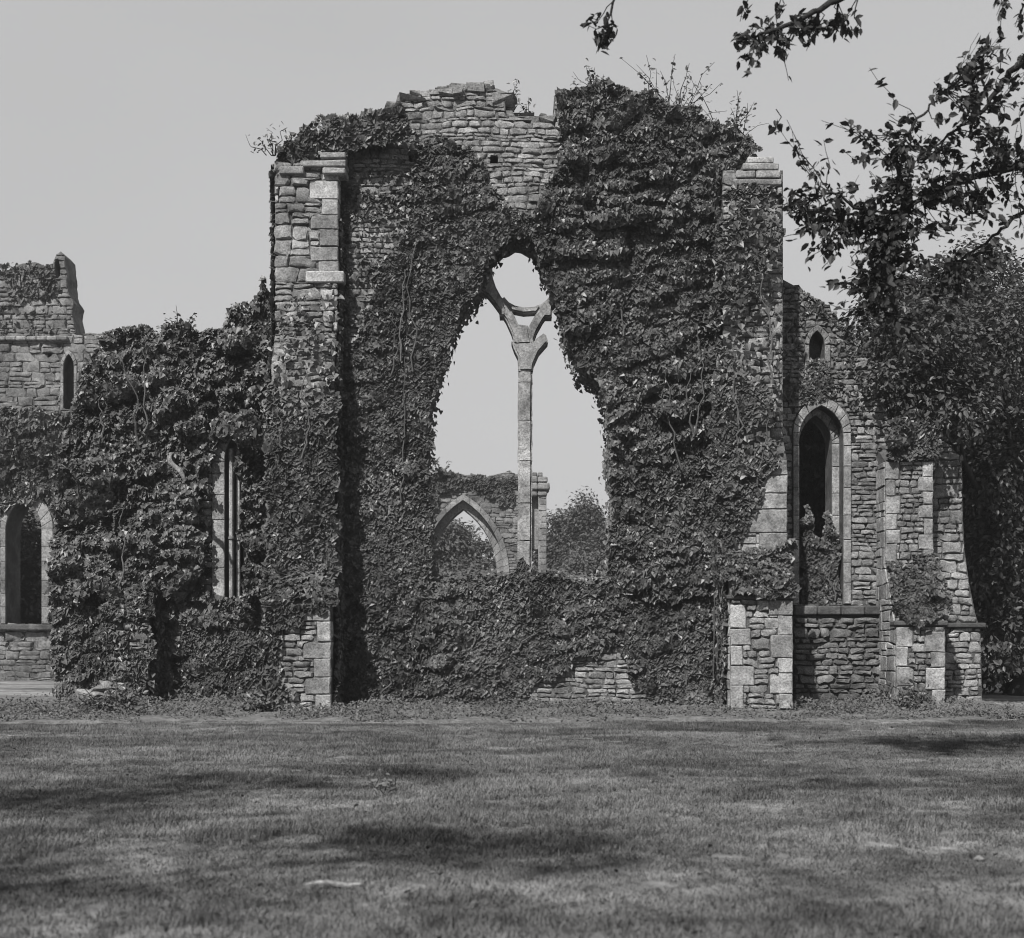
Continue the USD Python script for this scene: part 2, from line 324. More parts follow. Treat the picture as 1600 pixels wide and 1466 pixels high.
# tracery: the tall mullion and the broken stone Y it carries
YT = 26.05; FT = front(YT)
def bar(pts, w, n=12):
    """A curved band of width w (pixels) along points, as an outline."""
    from shapely.geometry import LineString
    return LineString(pts).buffer(w / 2, cap_style=2, join_style=1)
def tz(px_poly): return Polygon([((x - 800) * YT / FPX, EYE + (HORIZON - y) * YT / FPX) for x, y in np.asarray(px_poly.exterior.coords)[:-1]])
def moulded(px_poly, depth):
    q = tz(px_poly.simplify(.3)); mb = MB()
    mb.add(extrude(FT, q, -depth / 2 + .05, depth / 2 - .05)); mb.add(extrude(FT, q.buffer(-.035, join_style=2), -depth / 2, depth / 2))
    return mb.get()
yj = [912, 846, 788, 722, 660, 601, 584]
for a, b in zip(yj[:-1], yj[1:]):
    xa, xb = 808 + (912 - a) / 330 * 2, 808 + (912 - b) / 330 * 2; k = R.uniform(-.5, .5)
    def mq(e, lo=a - .3, hi=b + .4): return tz(Polygon([(xa + k + e, lo), (xa + 22 + k - e, lo), (xb + 22 + k - e, hi), (xb + k + e, hi)]))
    obj('mullion_block', rough(MB().add(extrude(FT, mq(0), -.20, .20)).add(extrude(FT, mq(3.2, a - .6, b + .7), -.26, .26)).get(), .014, 5, int(a), 4), M_ASHLAR, g, smooth=30)
obj('mullion_capital', moulded(Polygon([(810, 583.5), (832, 583.5), (834, 572), (842, 554), (856, 538), (853, 528), (849, 525), (838, 533), (832, 540), (806, 541), (799, 537), (803, 549), (809, 561)]), .54), M_ASHLAR, g, smooth=30, label='broken capital with a cusp stump on its right side')
lb = bar([(813, 541), (806, 520), (797, 500), (787, 485), (776, 470), (766, 458), (752, 452), (744, 455)], 15).union(bar([(776, 470), (768, 455), (763, 440), (762, 428)], 15)).union(Polygon([(800, 541), (830, 541), (825, 512), (808, 510)])).union(Polygon([(779, 480), (781, 498), (788, 498), (800, 496)]))
obj('tracery_arm', moulded(geoms(lb)[0], .44), M_ASHLAR, g, smooth=30)
rb = bar([(824, 541), (832, 518), (842, 500), (852, 486), (862, 474), (876, 456), (884, 448)], 15).difference(geoms(lb)[0].buffer(.4)).union(Polygon([(850, 499), (862, 499), (863, 480), (855, 482)]))
obj('tracery_arm', moulded(max(geoms(rb), key=lambda q: q.area), .44), M_ASHLAR, g, smooth=30)
bb = bar([(784, 470), (792, 479), (803, 485), (818, 488), (835, 487), (848, 482), (858, 474)], 10)
bb = bb.difference(geoms(lb)[0].buffer(.3)).difference(rb.buffer(.3))
obj('tracery_bar', moulded(max(geoms(bb), key=lambda q: q.area), .36), M_ASHLAR, g, smooth=30, label='sagging curved bar joining the two arms of the tracery')

# ---- buttresses
def prism(prof, x0, x1):                              # profile in (y, z), extruded along x
    f = Face((x0, 0, 0), (0, 1, 0)); return extrude(f, Polygon(prof).buffer(0), 0, x1 - x0)
def z_at(py, Y): return EYE + (HORIZON - py) * Y / FPX
def quoins(parent, face, u0, u1, v0, v1, rng, side, mat=M_ASHLAR, hs=(.26, .46), wl=(.28, .52), depth=.30, skip=0.0):
    """Alternating long and short corner stones up one edge; returns the area they cover."""
    v, k, cover = v0, 0, []
    while v < v1 - .12:
        h = min(rng.uniform(*hs), v1 - v); w = (wl[1] if k % 2 else wl[0]) * rng.uniform(.9, 1.12); k += 1
        a, b = (u0, u0 + w) if side < 0 else (u1 - w, u1)
        q = sbox(a, v + .004, b, v + h - .004); cover.append(sbox(a, v, b, v + h))
        if rng.random() >= skip:
            d = .035 + rng.uniform(-.006, .008)
            Q = np.array(q.exterior.coords)[:-1]; Q = Q + rng.normal(0, .006, Q.shape)
            Q = np.array(Polygon(Q).segmentize(.16).exterior.coords)[:-1]
            obj('quoin', rough(slab(face, Q, d, -depth, .018), .015, 7, int(k + 31 * v), 2), mat, parent, smooth=30)
        v += h
    return shapely.union_all(cover)
def rub(parent, face, region, rng, h=(.10, .24), w=(.16, .5), proud=(.03, .07), mat=M_RUBBLE, maxn=300, minarea=.012, seed=1, stuff_mat=None):
    rest, k = MB(), 0
    for q in courses(region, rng, h, w, .008, .05, seed):
        s = rough(slab(face, np.array(q.segmentize(.16).exterior.coords)[:-1], rng.uniform(*proud), -.05, .014), .010, 7, len(rest.v) + k, 1) if mat is M_ASHLAR else stone(face, q, rng.uniform(*proud), rng, 1.25, 10)
        if q.area > minarea and k < maxn: obj('stone', s, mat, parent, smooth=35); k += 1
        else: rest.add(s)
    if rest.n: obj('rubble', rest.get(), stuff_mat or mat, parent, smooth=35, kind='stuff')
# left buttress
LX0, LX1 = -4.60, -3.40
zt = z_at(256, 24.85)
bl = obj('buttress', prism([(YG + .02, 0), (24.0, 0), (24.0, 2.09), (24.5, 2.75), (24.5, 6.75), (24.85, 7.35), (24.85, zt), (YG + .02, zt + .1)], LX0, LX1), M_CORE, g, label='stepped buttress left of the great window, ivied, with bare blocks at its head')
f0 = front(24.0)
c1 = quoins(bl, f0, LX0, LX1, .12, 2.05, R, 1)
rub(bl, f0, sbox(LX0 + .02, .1, LX1, 2.05).difference(c1.buffer(.006)), R, (.09, .2), (.2, .55), (.03, .08), seed=2)
f2 = front(24.85); zb = z_at(442, 24.85)
reg = sbox(LX0, zb, LX1 + .03, zt)
c2 = quoins(bl, f2, LX0, LX1 + .03, zb, zt, R, 1, M_ASHLAR, (.26, .45), (.34, .52))
rub(bl, f2, reg.difference(c2.buffer(.006)), R, (.16, .34), (.3, .7), (.03, .09), M_RUBBLE, seed=5)
p0, p1 = P(478, 442, 24.78), P(536, 424, 24.78)
obj('corbel_block', rough(block(p0[0], p1[0] + .02, 24.74, 25.0, p0[2], p1[2], .02), .012, 4, 3, 2), M_ASHLAR, bl, smooth=40)
for a, b, c, d in [(500, 239, 540, 248), (470, 252, 541, 262), (437, 262, 475, 274), (505, 264, 541, 274)]:
    p0, p1 = P(a, d, 24.8), P(c, b, 24.8); obj('coping_stone', rough(block(p0[0], p1[0], 24.70 + R.uniform(0, .06), 25.2, p0[2], p1[2], .02), .02, 4, a, 2), M_ASHLAR, bl, smooth=40)
f1 = front(24.5)
rub(bl, f1, sbox(LX0, 2.75, LX1, 6.75), R, (.14, .3), (.25, .6), (.02, .06), maxn=60, minarea=.05, seed=6)
rub(bl, f2, sbox(LX0, 7.3, LX1 + .02, zb), R, (.12, .26), (.25, .6), (.02, .07), maxn=60, minarea=.03, seed=61)
rub(bl, Face((0, 24.5, 6.75), (1, 0, 0), (0, .504, .864)), sbox(LX0, 0, LX1, .69), R, (.14, .25), (.25, .5), (.02, .05), maxn=20, seed=62)
# right buttress
RX0, RX1 = 4.09, 5.26
zt2 = z_at(268, 24.9); zs2 = z_at(720, 24.5)
br = obj('buttress', prism([(YG + .02, 0), (24.0, 0), (24.0, 2.27), (24.5, 3.15), (24.5, zs2), (24.85, zs2 + .5), (24.85, zt2), (YG + .02, zt2 + .1)], RX0, RX1), M_CORE, g, label='stepped buttress right of the great window with a pale bare pier at its foot')
c1 = quoins(br, f0, RX0, RX1, .14, 2.18, R, -1, hs=(.28, .46), wl=(.26, .40))
c2 = quoins(br, f0, RX0, RX1, .14, 2.18, R, 1, hs=(.28, .46), wl=(.26, .42))
rub(br, f0, sbox(RX0 + .02, .12, RX1 - .02, 2.18).difference(c1.buffer(.006)).difference(c2.buffer(.006)), R, (.11, .24), (.16, .42), (.03, .08), seed=7)
fs = left_side(RX0)
rub(br, fs, sbox(-YG, .1, -24.02, 2.18), R, (.28, .44), (.4, .7), (.02, .04), M_ASHLAR, seed=8)
rub(br, Face((0, 24.0, 2.27), (1, 0, 0), (0, .494, .869)), sbox(RX0, .02, RX1, .98), R, (.15, .3), (.25, .5), (.02, .05), M_DAMP, seed=63)
obj('offset_slab', rough(block(RX0 - .06, RX1 + .06, 23.92, 24.5, 2.19, 2.275, .02), .008, 5, 3, 2), M_DARK, br, smooth=40)
for k in range(5):
    w = .25; x = RX0 - .05 + k * .25
    obj('footing_stone', rough(block(x, x + w - .02, 23.9 + R.uniform(-.03, .03), 24.2, -.02, .13 + R.uniform(-.03, .04), .03), .025, 6, k, 2), M_DARK, br, smooth=40)
reg = sbox(RX0, 3.1, RX1, zs2)
c2 = quoins(br, f1, RX0, RX1, 3.1, zs2, R, 1, hs=(.3, .45), wl=(.5, .85))
rub(br, f1, reg.difference(c2.buffer(.006)), R, (.2, .34), (.3, .6), (.02, .045), M_ASHLAR, maxn=60, seed=9)
f3 = front(24.85)
rub(br, f3, sbox(RX0, zs2 + .5, RX1 - .02, zt2), R, (.14, .3), (.3, .7), (.02, .05), maxn=70, minarea=.05, seed=10)
for a, b, c, d in [(1146, 280, 1221, 290), (1150, 268, 1180, 279), (1181, 267, 1219, 279), (1160, 256, 1216, 267), (1168, 246, 1208, 256)]:
    p0, p1 = P(a, d, 24.8), P(c, b, 24.8); obj('coping_stone', rough(block(p0[0], p1[0], 24.72 + R.uniform(0, .06), 25.3, p0[2], p1[2], .02), .02, 4, a, 2), M_ASHLAR, br, smooth=40)

# ------------------------------------------------------------------ right aisle wall with lancets
def arch(xl, xr, zb, zs, rise, n=9):
    a = (xr - xl) / 2; Rr = (a * a + rise * rise) / (2 * a); th = math.asin(min(1, rise / Rr)); pts = [(xr, zb)]
    for t in np.linspace(0, th, n): pts.append((xr - Rr + Rr * math.cos(t), zs + Rr * math.sin(t)))
    for t in np.linspace(th, 0, n)[1:]: pts.append((xl + Rr - Rr * math.cos(t), zs + Rr * math.sin(t)))
    pts.append((xl, zb)); return Polygon(pts)
def archpx(xl, xr, yb, ys, ya, Y): return arch((xl - 800) * Y / FPX, (xr - 800) * Y / FPX, z_at(yb, Y), z_at(ys, Y), (ys - ya) * Y / FPX)
def arch_stones(parent, face, outer, inner, zs, d1, d0, rng, mat, step=.42, name='jamb_stone', nv=11, joint=.004, cut=None):
    ring = outer.difference(inner)
    if cut is not None: ring = ring.difference(cut)
    x0, z0, x1, z1 = outer.bounds; cx = (x0 + x1) / 2; z = z0
    while z < zs - .01:
        h = min(step * rng.uniform(.8, 1.25), zs - z)
        if zs - z - h < .15: h = zs - z
        for q in geoms(ring.intersection(sbox(x0 - 1, z, x1 + 1, z + h))):
            if q.area > .003: obj(name, slab(face, q.buffer(-joint, join_style=2), d1 + rng.uniform(-.004, .006), d0, .012), mat, parent, smooth=25)
        z += h
    zc = zs - .15 * (x1 - x0)
    for k in range(nv):
        a, b = math.pi * k / nv, math.pi * (k + 1) / nv; r = 20
        w = Polygon([(cx, zc), (cx + r * math.cos(a), zc + r * math.sin(a)), (cx + r * math.cos(b), zc + r * math.sin(b))])
        for q in geoms(ring.intersection(w).intersection(sbox(x0 - 1, zs, x1 + 1, z1 + 1))):
            q = q.buffer(-joint, join_style=2)
            for q in geoms(q):
                if q.area > .002: obj('voussoir', slab(face, q, d1 + rng.uniform(-.004, .006), d0, .012), mat, parent, smooth=25)
YA = 26.2; FA = front(YA)
ra = thing('ruined_aisle_wall', 'ruined aisle wall with a tall narrow lancet window between the pale pier and the trees', 'ruined wall', P(1300, 1106, YA) * [1, 1, 0])
wa_px = [(1200, 1125)] + jag([(1200, 425), (1240, 446), (1275, 468), (1300, 490), (1330, 520), (1352, 560), (1376, 620), (1390, 660)], 3, 14, R) + [(1392, 1125)]
outer = archpx(1238, 1329, 944, 677, 620, YA); mid = archpx(1248, 1317, 944, 684, 635, YA); inner = archpx(1254, 1306, 944, 690, 645, YA)
o2 = archpx(1257, 1297, 600, 540, 508, YA); i2 = archpx(1264, 1288, 600, 541, 518, YA)
wa = poly(wa_px, YA)
wcore = obj('wall', MB().add(extrude(FA, wa.difference(mid).difference(i2), -.35, 0)).add(extrude(FA, wa.difference(inner), -.9, -.352)).get(), M_CORE, ra)
sill = z_at(946, YA)
reg = wa.intersection(sbox(5.0, sill, 12, 99)).difference(outer.buffer(.01)).difference(o2.buffer(.01))
rub(wcore, FA, reg, R, (.07, .17), (.16, .5), (.025, .06), M_RUBBLE, maxn=290, minarea=.02, seed=12)
lw = obj('lancet_window', extrude(FA, outer.difference(mid).buffer(-.02), -.05, .004), M_ASHLAR, ra)
arch_stones(lw, FA, outer, mid, z_at(677, YA), .07, -.02, R, M_ASHLAR, .45)
arch_stones(lw, front(YA + .30), mid.buffer(.02), inner, z_at(690, YA), .0, -.20, R, M_ASHLAR, .5)
sw = obj('small_lancet', extrude(FA, o2.difference(i2).buffer(-.01), -.05, .004), M_RUBBLE, ra)
arch_stones(sw, FA, o2, i2, z_at(540, YA), .05, -.02, R, M_RUBBLE, .4, nv=7)
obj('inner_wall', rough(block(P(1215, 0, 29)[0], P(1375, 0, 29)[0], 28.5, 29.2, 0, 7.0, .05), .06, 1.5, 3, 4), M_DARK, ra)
# plinth below the lancet
FP = front(YA - .18)
pl = obj('plinth', block(P(1232, 0, YA)[0], P(1383, 0, YA)[0], YA - .18, YA + .1, 0, z_at(962, YA), .01), M_CORE, ra)
rub(pl, FP, sbox(P(1237, 0, YA)[0], .05, P(1381, 0, YA)[0] - .02, z_at(966, YA)), R, (.07, .2), (.2, .6), (.03, .10), M_DAMP, seed=14)
for k in range(4):
    x0, x1 = P(1236, 0, YA)[0], P(1383, 0, YA)[0]; a = x0 + (x1 - x0) * k / 4; b = x0 + (x1 - x0) * (k + 1) / 4 - .008
    obj('string_stone', rough(block(a, b, YA - .30, YA + .05, z_at(962, YA) + .004, z_at(947, YA), .03), .012, 5, k, 2), M_DARK, pl, smooth=40)
# buttress facing the lawn at the far corner, and the one that points right
AX0, AX1 = P(1400, 0, 24.9)[0], P(1476, 0, 24.9)[0]
ba = obj('buttress', prism([(YA + .1, 0), (24.9, 0), (24.9, 1.75), (25.6, 2.95), (25.6, z_at(722, 25.6)), (YA + .1, z_at(690, 25.6))], AX0, AX1), M_CORE, ra, label='pale stepped corner buttress facing the lawn')
fa0, fa1 = front(24.9), front(25.6)
c1 = quoins(ba, fa0, AX0, AX1, .1, 1.68, R, -1, hs=(.3, .5), wl=(.24, .36)); c2 = quoins(ba, fa0, AX0, AX1, .1, 1.68, R, 1, hs=(.3, .45), wl=(.26, .36))
rub(ba, fa0, sbox(AX0 + .02, .06, AX1 - .02, 1.68).difference(c1.buffer(.006)).difference(c2.buffer(.006)), R, (.1, .2), (.15, .4), (.03, .08), seed=15)
zA = z_at(722, 25.6)
c1 = quoins(ba, fa1, AX0, AX1, 2.95, zA, R, -1, hs=(.25, .42), wl=(.2, .28)); c2 = quoins(ba, fa1, AX0, AX1, 2.95, zA, R, 1, hs=(.25, .42), wl=(.2, .3))
rub(ba, fa1, sbox(AX0 + .02, 2.95, AX1 - .02, zA).difference(c1.buffer(.006)).difference(c2.buffer(.006)), R, (.08, .17), (.14, .36), (.03, .07), seed=16)
fsA = left_side(AX0)
rub(ba, fsA, Polygon([(-YA, .05), (-24.92, .05), (-24.92, 1.75), (-25.62, 2.95), (-25.62, zA), (-YA, zA)]), R, (.2, .4), (.3, .6), (.015, .035), M_ASHLAR, seed=17)
rub(ba, Face((0, 24.9, 1.75), (1, 0, 0), (0, .504, .864)), sbox(AX0, .02, AX1, 1.36), R, (.15, .3), (.25, .5), (.02, .05), M_DAMP, seed=64)
obj('offset_slab', rough(block(AX0 - .05, AX1 + .05, 24.83, 25.2, 1.70, 1.80, .02), .01, 5, 8, 2), M_DARK, ba, smooth=40)
YB = 26.35
profB = [(1455, 1120), (1455, 690), (1478, 690), (1492, 705), (1503, 715), (1504, 800), (1507, 860), (1514, 910), (1524, 960), (1532, 984), (1535, 1120)]
FB = front(YB)
bb2 = obj('buttress', extrude(FB, poly(profB, YB), -.95, 0), M_CORE, ra, label='shaded corner buttress that flares out to the right at its foot')
rb2 = poly(profB, YB).intersection(sbox(-99, .04, 99, 99)).buffer(-.02)
zs3 = z_at(978, YB)
rub(bb2, FB, rb2.difference(sbox(0, zs3 - .05, 99, zs3 + .07)), R, (.12, .3), (.2, .55), (.025, .06), M_RUBBLE, seed=18)
p0 = P(1452, 0, YB)[0]; p1 = P(1538, 0, YB)[0]
obj('offset_slab', rough(block(p0, p1, YB - .12, YB + .5, zs3 - .04, zs3 + .06, .02), .01, 5, 9, 2), M_DARK, bb2, smooth=40)

# ------------------------------------------------------------------ left aisle wall, under ivy
YL = 26.2; FL = front(YL)
la = thing('ruined_aisle_wall', 'low ruined aisle wall left of the gable, smothered in bulging ivy, with a dark window', 'ruined wall', P(250, 1106, YL) * [1, 1, 0])
wl_px = [(97, 1125), (97, 740)] + jag([(97, 740), (125, 655), (148, 590), (158, 535), (200, 528), (350, 528), (390, 490), (440, 440)], 3, 18, R) + [(460, 430), (460, 1125)]
wO = archpx(332, 420, 935, 720, 650, YL); wI = archpx(352, 412, 935, 722, 664, YL)
wlp = poly(wl_px, YL)
wl = obj('wall', MB().add(extrude(FL, wlp.difference(wI), -.9, 0)).get(), M_CORE, la)
lwin = obj('window', extrude(FL, wO.difference(wI).buffer(-.02), -.05, .005), M_RUBBLE, la)
arch_stones(lwin, FL, wO, wI, z_at(722, YL), .06, -.03, R, M_ASHLAR, .5)
# the splayed left jamb with its shafts
xj = P(352, 0, YL)[0]
for k, (dx, dy, rr) in enumerate([(.09, .12, .05), (.20, .30, .055), (.31, .5, .05)]):
    zz = np.linspace(z_at(935, YL), z_at(700, YL), 10); obj('jamb_shaft', tube(np.stack([np.full(10, xj + dx), np.full(10, YL + dy), zz], 1), rr, 9), M_ASHLAR, lwin, smooth=40)
    obj('shaft_ring', tube(np.array([[xj + dx, YL + dy, z_at(842, YL)], [xj + dx, YL + dy, z_at(838, YL)]]), rr * 1.45, 9), M_ASHLAR, lwin, smooth=40)
rest = MB()
for q in courses(wlp.difference(wO), R, (.12, .26), (.25, .7), .012, .03, 22): rest.add(stone(FL, q, R.uniform(.02, .06), R, n=7))
obj('rubble', rest.get(), M_RUBBLE, wl, smooth=35, kind='stuff')
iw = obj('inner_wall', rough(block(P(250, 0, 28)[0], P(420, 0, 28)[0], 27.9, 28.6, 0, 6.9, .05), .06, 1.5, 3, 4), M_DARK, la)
# stump of a buttress in front of it
SX0, SX1 = P(168, 0, 25.4)[0], P(232, 0, 25.4)[0]
sb = obj('buttress', prism([(YL + .1, 0), (25.45, 0), (25.45, 1.85), (25.7, 2.2), (YL + .1, 2.6)], SX0, SX1), M_CORE, la, label='robbed buttress stump with a few bare stones')
rub(sb, front(25.45), sbox(SX0, .1, SX1, 1.85), R, (.1, .24), (.2, .5), (.04, .12), M_RUBBLE, seed=24)
for k in range(14):
    x = SX0 + R.uniform(-.2, .75); y = 24.5 + R.uniform(-.4, .3); r = R.uniform(.09, .2); z = .15 + R.uniform(0, .5) * max(0, 1 - abs(x - SX0 - .3) * 1.6)
    v = R.normal(0, 1, (16, 3)); v /= np.linalg.norm(v, axis=1, keepdims=True); v *= [r * R.uniform(1.1, 1.7), r, r * R.uniform(.5, .8)]; h_ = trimesh.convex.convex_hull(v)
    an = R.uniform(-.4, .4); v, f = rough((h_.vertices @ np.array([[math.cos(an), 0, math.sin(an)], [0, 1, 0], [-math.sin(an), 0, math.cos(an)]]), h_.faces), .015, 8, k, 1)
    s = thing('fallen_stone', None, 'stone', (x, y, z), 'rubble fallen at the foot of the stump')
    tag(s, 'rough stone fallen in the heap at the foot of the left buttress stump'); obj('block', (v + [x, y, z], f), M_RUBBLE, s, smooth=30)

# ------------------------------------------------------------------ far ruins
YF = 62.0; FF = front(YF)
fa = thing('ruined_arch', 'distant ruined wall with a pointed arch and corner turret, seen through the great window', 'ruined wall', P(740, 0, YF) * [1, 1, 0])
fw_px = [(560, 1045), (560, 770)] + jag([(600, 762), (640, 752), (690, 741), (700, 737), (760, 746), (782, 740), (795, 735), (806, 741), (830, 748)], 1.2, 6, R) + [(830, 1045)]
fo1 = archpx(652, 796, 1045, 895, 772, YF); fo2 = archpx(660, 787, 1045, 895, 782, YF); fi = archpx(670, 776, 1045, 895, 794, YF)
fwp = poly(fw_px, YF)
fwall = obj('wall', MB().add(extrude(FF, fwp.difference(fo2), -.5, 0)).add(extrude(FF, fwp.difference(fi), -1.4, -.502)).get(), M_CORE, fa)
rub(fwall, FF, fwp.intersection(sbox(-99, 2, 99, 99)).difference(fo1), R, (.16, .34), (.3, .9), (.03, .08), M_FAR, maxn=0, seed=31)
am = obj('arch', extrude(FF, fo1.difference(fo2).buffer(-.02), -.1, .004), M_FAR, fa)
arch_stones(am, FF, fo1, fo2, z_at(895, YF), .10, -.05, R, M_FAR, .6, nv=21, joint=.006)
arch_stones(am, front(YF + .35), fo2.buffer(.03), fi, z_at(895, YF), 0, -.3, R, M_FAR, .6, nv=21, joint=.006)
# turret: half octagon with a tall blind niche and a dark doorway
tx0, tx1 = P(828, 0, YF)[0], P(852, 0, YF)[0]; tw = tx1 - tx0; ztop = z_at(752, YF)
xa_, xb_ = tx0 + .05, tx0 + .40
tur = obj('turret', trimesh.util.concatenate([trimesh.creation.box(bounds=[[tx0, YF - .25, 0], [xa_, YF + 1.3, ztop]]), trimesh.creation.box(bounds=[[xb_, YF - .25, 0], [tx1, YF + 1.3, ztop]]),
      trimesh.creation.box(bounds=[[xa_, YF - .25, z_at(775, YF)], [xb_, YF + 1.3, ztop]]), trimesh.creation.box(bounds=[[xa_, YF + .12, z_at(858, YF)], [xb_, YF + 1.3, z_at(775, YF)]])]), M_FAR, fa)
ztj = np.linspace(2, ztop - .3, 24)
for k in range(23):
    w = R.uniform(.16, .34); obj('quoin', block(tx1 - w, tx1 + .05, YF - .30, YF + .2, ztj[k] + .01, ztj[k + 1] - .01, .02), M_FAR, tur)
for r_, (e, zz, hh) in enumerate([(.10, ztop - .75, .30), (.22, ztop - .45, .34), (.12, ztop - .10, .30), (-.10, ztop + .2, .24)]):
    for k in range(2):
        a = tx0 - e + k * (tw + 2 * e) / 2; obj('coping_stone', rough(block(a, a + (tw + 2 * e) / 2 - .02, YF - .3 - e, YF + 1.3, zz, zz + hh - .015, .05), .05, 2, k + 3 * r_, 2), M_FAR, tur, smooth=40)
# far left: transept wall with a lancet, and the stub of a tower above it
YR = 42.0; FR = front(YR)
tr = thing('ruined_transept', 'distant ruined wall at the left edge with a dark lancet and a small blind arch', 'ruined wall', P(60, 0, YR) * [1, 1, 0])
tp = poly([(-160, 1075), (-160, 540), (30, 532)] + jag([(40, 528), (110, 524), (140, 520), (200, 526)], 1.5, 8, R) + [(200, 1075)], YR)
ti = archpx(10, 66, 975, 830, 778, YR); to = archpx(2, 84, 975, 826, 762, YR); tb = archpx(95, 121, 640, 572, 548, YR); tb2 = archpx(100, 116, 640, 574, 554, YR)
ph = poly([(74, 551), (81, 551), (81, 559), (74, 559)], YR)
tw_ = obj('wall', MB().add(extrude(FR, tp.difference(ti).difference(tb2).difference(ph), -.4, 0)).add(extrude(FR, tp.difference(ti), -1.2, -.402)).get(), M_CORE, tr)
rub(tw_, FR, tp.difference(to).difference(tb).difference(ph), R, (.16, .36), (.3, .9), (.02, .06), M_FAR, maxn=0, seed=33)
l1 = obj('lancet_window', extrude(FR, to.difference(ti).buffer(-.02), -.05, .004), M_ASHLAR, tr)
arch_stones(l1, FR, to, ti, z_at(826, YR), .08, -.03, R, M_FAR, .5, nv=11)
l2 = obj('blind_arch', extrude(FR, tb.difference(tb2).buffer(-.02), -.05, .004), M_FAR, tr)
arch_stones(l2, FR, tb, tb2, z_at(572, YR), .06, -.03, R, M_FAR, .5, nv=7)
for k in range(8):
    a = -20 + k * 16; p0, p1 = P(a, 534, YR), P(a + 15.6, 527, YR); obj('cornice_stone', rough(block(p0[0], p1[0], YR - .2, YR + .3, p0[2], p1[2], .03), .03, 3, k, 2), M_FAR, tw_, smooth=40)
p0, p1 = P(-160, 985, YR), P(90, 976, YR); obj('sill', rough(block(p0[0], p1[0], YR - .25, YR + .1, p0[2], p1[2], .03), .03, 3, 4, 3), M_DARK, tw_, smooth=40)
YS = 50.0; FS = front(YS)
to_ = thing('ruined_tower', 'jagged stub of a distant tower with a slit near its tip', 'ruined tower', P(60, 0, YS) * [1, 1, 0])
tpx = [(-160, 1065), (-160, 440)] + jag([(-30, 440), (30, 414), (55, 410), (72, 420), (82, 416), (88, 398), (95, 393), (101, 400), (104, 440), (108, 462), (116, 474), (113, 490), (118, 515)], 1.6, 7, R) + [(122, 1065)]
tq = poly(tpx, YS).difference(poly([(86, 410), (91, 404), (95, 420), (93, 436), (86, 434)], YS))
tow = obj('wall', extrude(FS, tq, -1.2, 0), M_CORE, to_)
rub(tow, FS, tq.intersection(sbox(-99, 9, 99, 99)), R, (.18, .38), (.3, .9), (.03, .09), M_FAR, maxn=0, seed=35)

# ------------------------------------------------------------------ ivy
def ivy_points(face, region, n_per_m2, rng, depth, clump, jitter=.12, seed=0, shelf=1.0, thin=None):
    """Leaf positions on a face: sprays that swell outwards to their drooping lower edge, with dark gaps under them."""
    x0, z0, x1, z1 = region.buffer(jitter).bounds
    n = int((x1 - x0) * (z1 - z0) * n_per_m2); u = rng.uniform(x0, x1, n); v = rng.uniform(z0, z1, n)
    ju = u + jitter * 4 * fb(u, v, 2.5, seed + 1); jv = v + jitter * 4 * fb(u, v, 2.5, seed + 2)
    k = contains_xy(region, ju, jv)
    if thin is not None: k &= rng.random(n) < thin(u, v)
    k &= ~((fb(u, v, 1.3, seed + 11) > .17) & (rng.random(n) < .65))
    u, v = u[k], v[k]
    area = (x1 - x0) * (z1 - z0); nc = max(4, int(area / clump ** 2 * 1.6))
    cu = rng.uniform(x0, x1, nc); cv = rng.uniform(z0, z1, nc); amp = rng.uniform(.15, 1.0, nc) ** .8
    slope = rng.normal(-.42, .35, nc)
    t = cKDTree(np.stack([cu, cv * 1.9], 1)); dd, idx = t.query(np.stack([u + .3 * clump * fb(u, v, 3, seed + 5), v * 1.9 + .3 * clump * fb(u, v, 3, seed + 6)], 1), k=2)
    i = idx[:, 0]; du = (u - cu[i]) / clump; dv = (v - cv[i]) / clump + slope[i] * du
    edge = np.clip((dd[:, 1] - dd[:, 0]) / (clump * .35), 0, 1)
    mask = np.clip(.6 + 2.8 * fb(u, v, .55 / clump * .5, seed + 9), .15, 1.3)
    b = amp[i] * np.clip(.5 - shelf * .6 * dv, .05, 1.1) * (.35 + .65 * edge) * mask
    b = b + .55 * fb(u, v, 3.0, seed + 3) + .35 * fb(u, v, 7.0, seed + 4) + .08
    b = np.clip(b, .0, 1.3)
    d = .04 + depth * b * rng.uniform(.2, 1.0, len(u)) ** .4
    return u, v, d, i, du, dv
def ivy_leaves(face, region, rng, n=900, depth=.35, clump=.55, size=(.09, .15), jitter=.12, seed=0, thin=None, shelf=1.0):
    u, v, d, ci, du, dv = ivy_points(face, region, n, rng, depth, clump, jitter, seed, shelf, thin)
    pos = face(u, v, d); N = len(pos)
    nr = face.N * .8 + np.array([0, 0, .5]) + rng.normal(0, .48, (N, 3)) + face.U * np.clip(du * .7, -.8, .8)[:, None] + face.V * np.clip(dv * 1.3, -.8, 1.0)[:, None]
    tip = -np.array([0, 0, 1.0]) + face.N * .35 + rng.normal(0, .45, (N, 3))
    return leaves(pos, nr, tip, size[0] * .8 + (size[1] * 1.35 - size[0] * .8) * rng.uniform(0, 1, N) ** 1.8 * (1 + .7 * fb(u, v, .9, seed + 13)), fold=rng.choice([.15, .25, .35]))
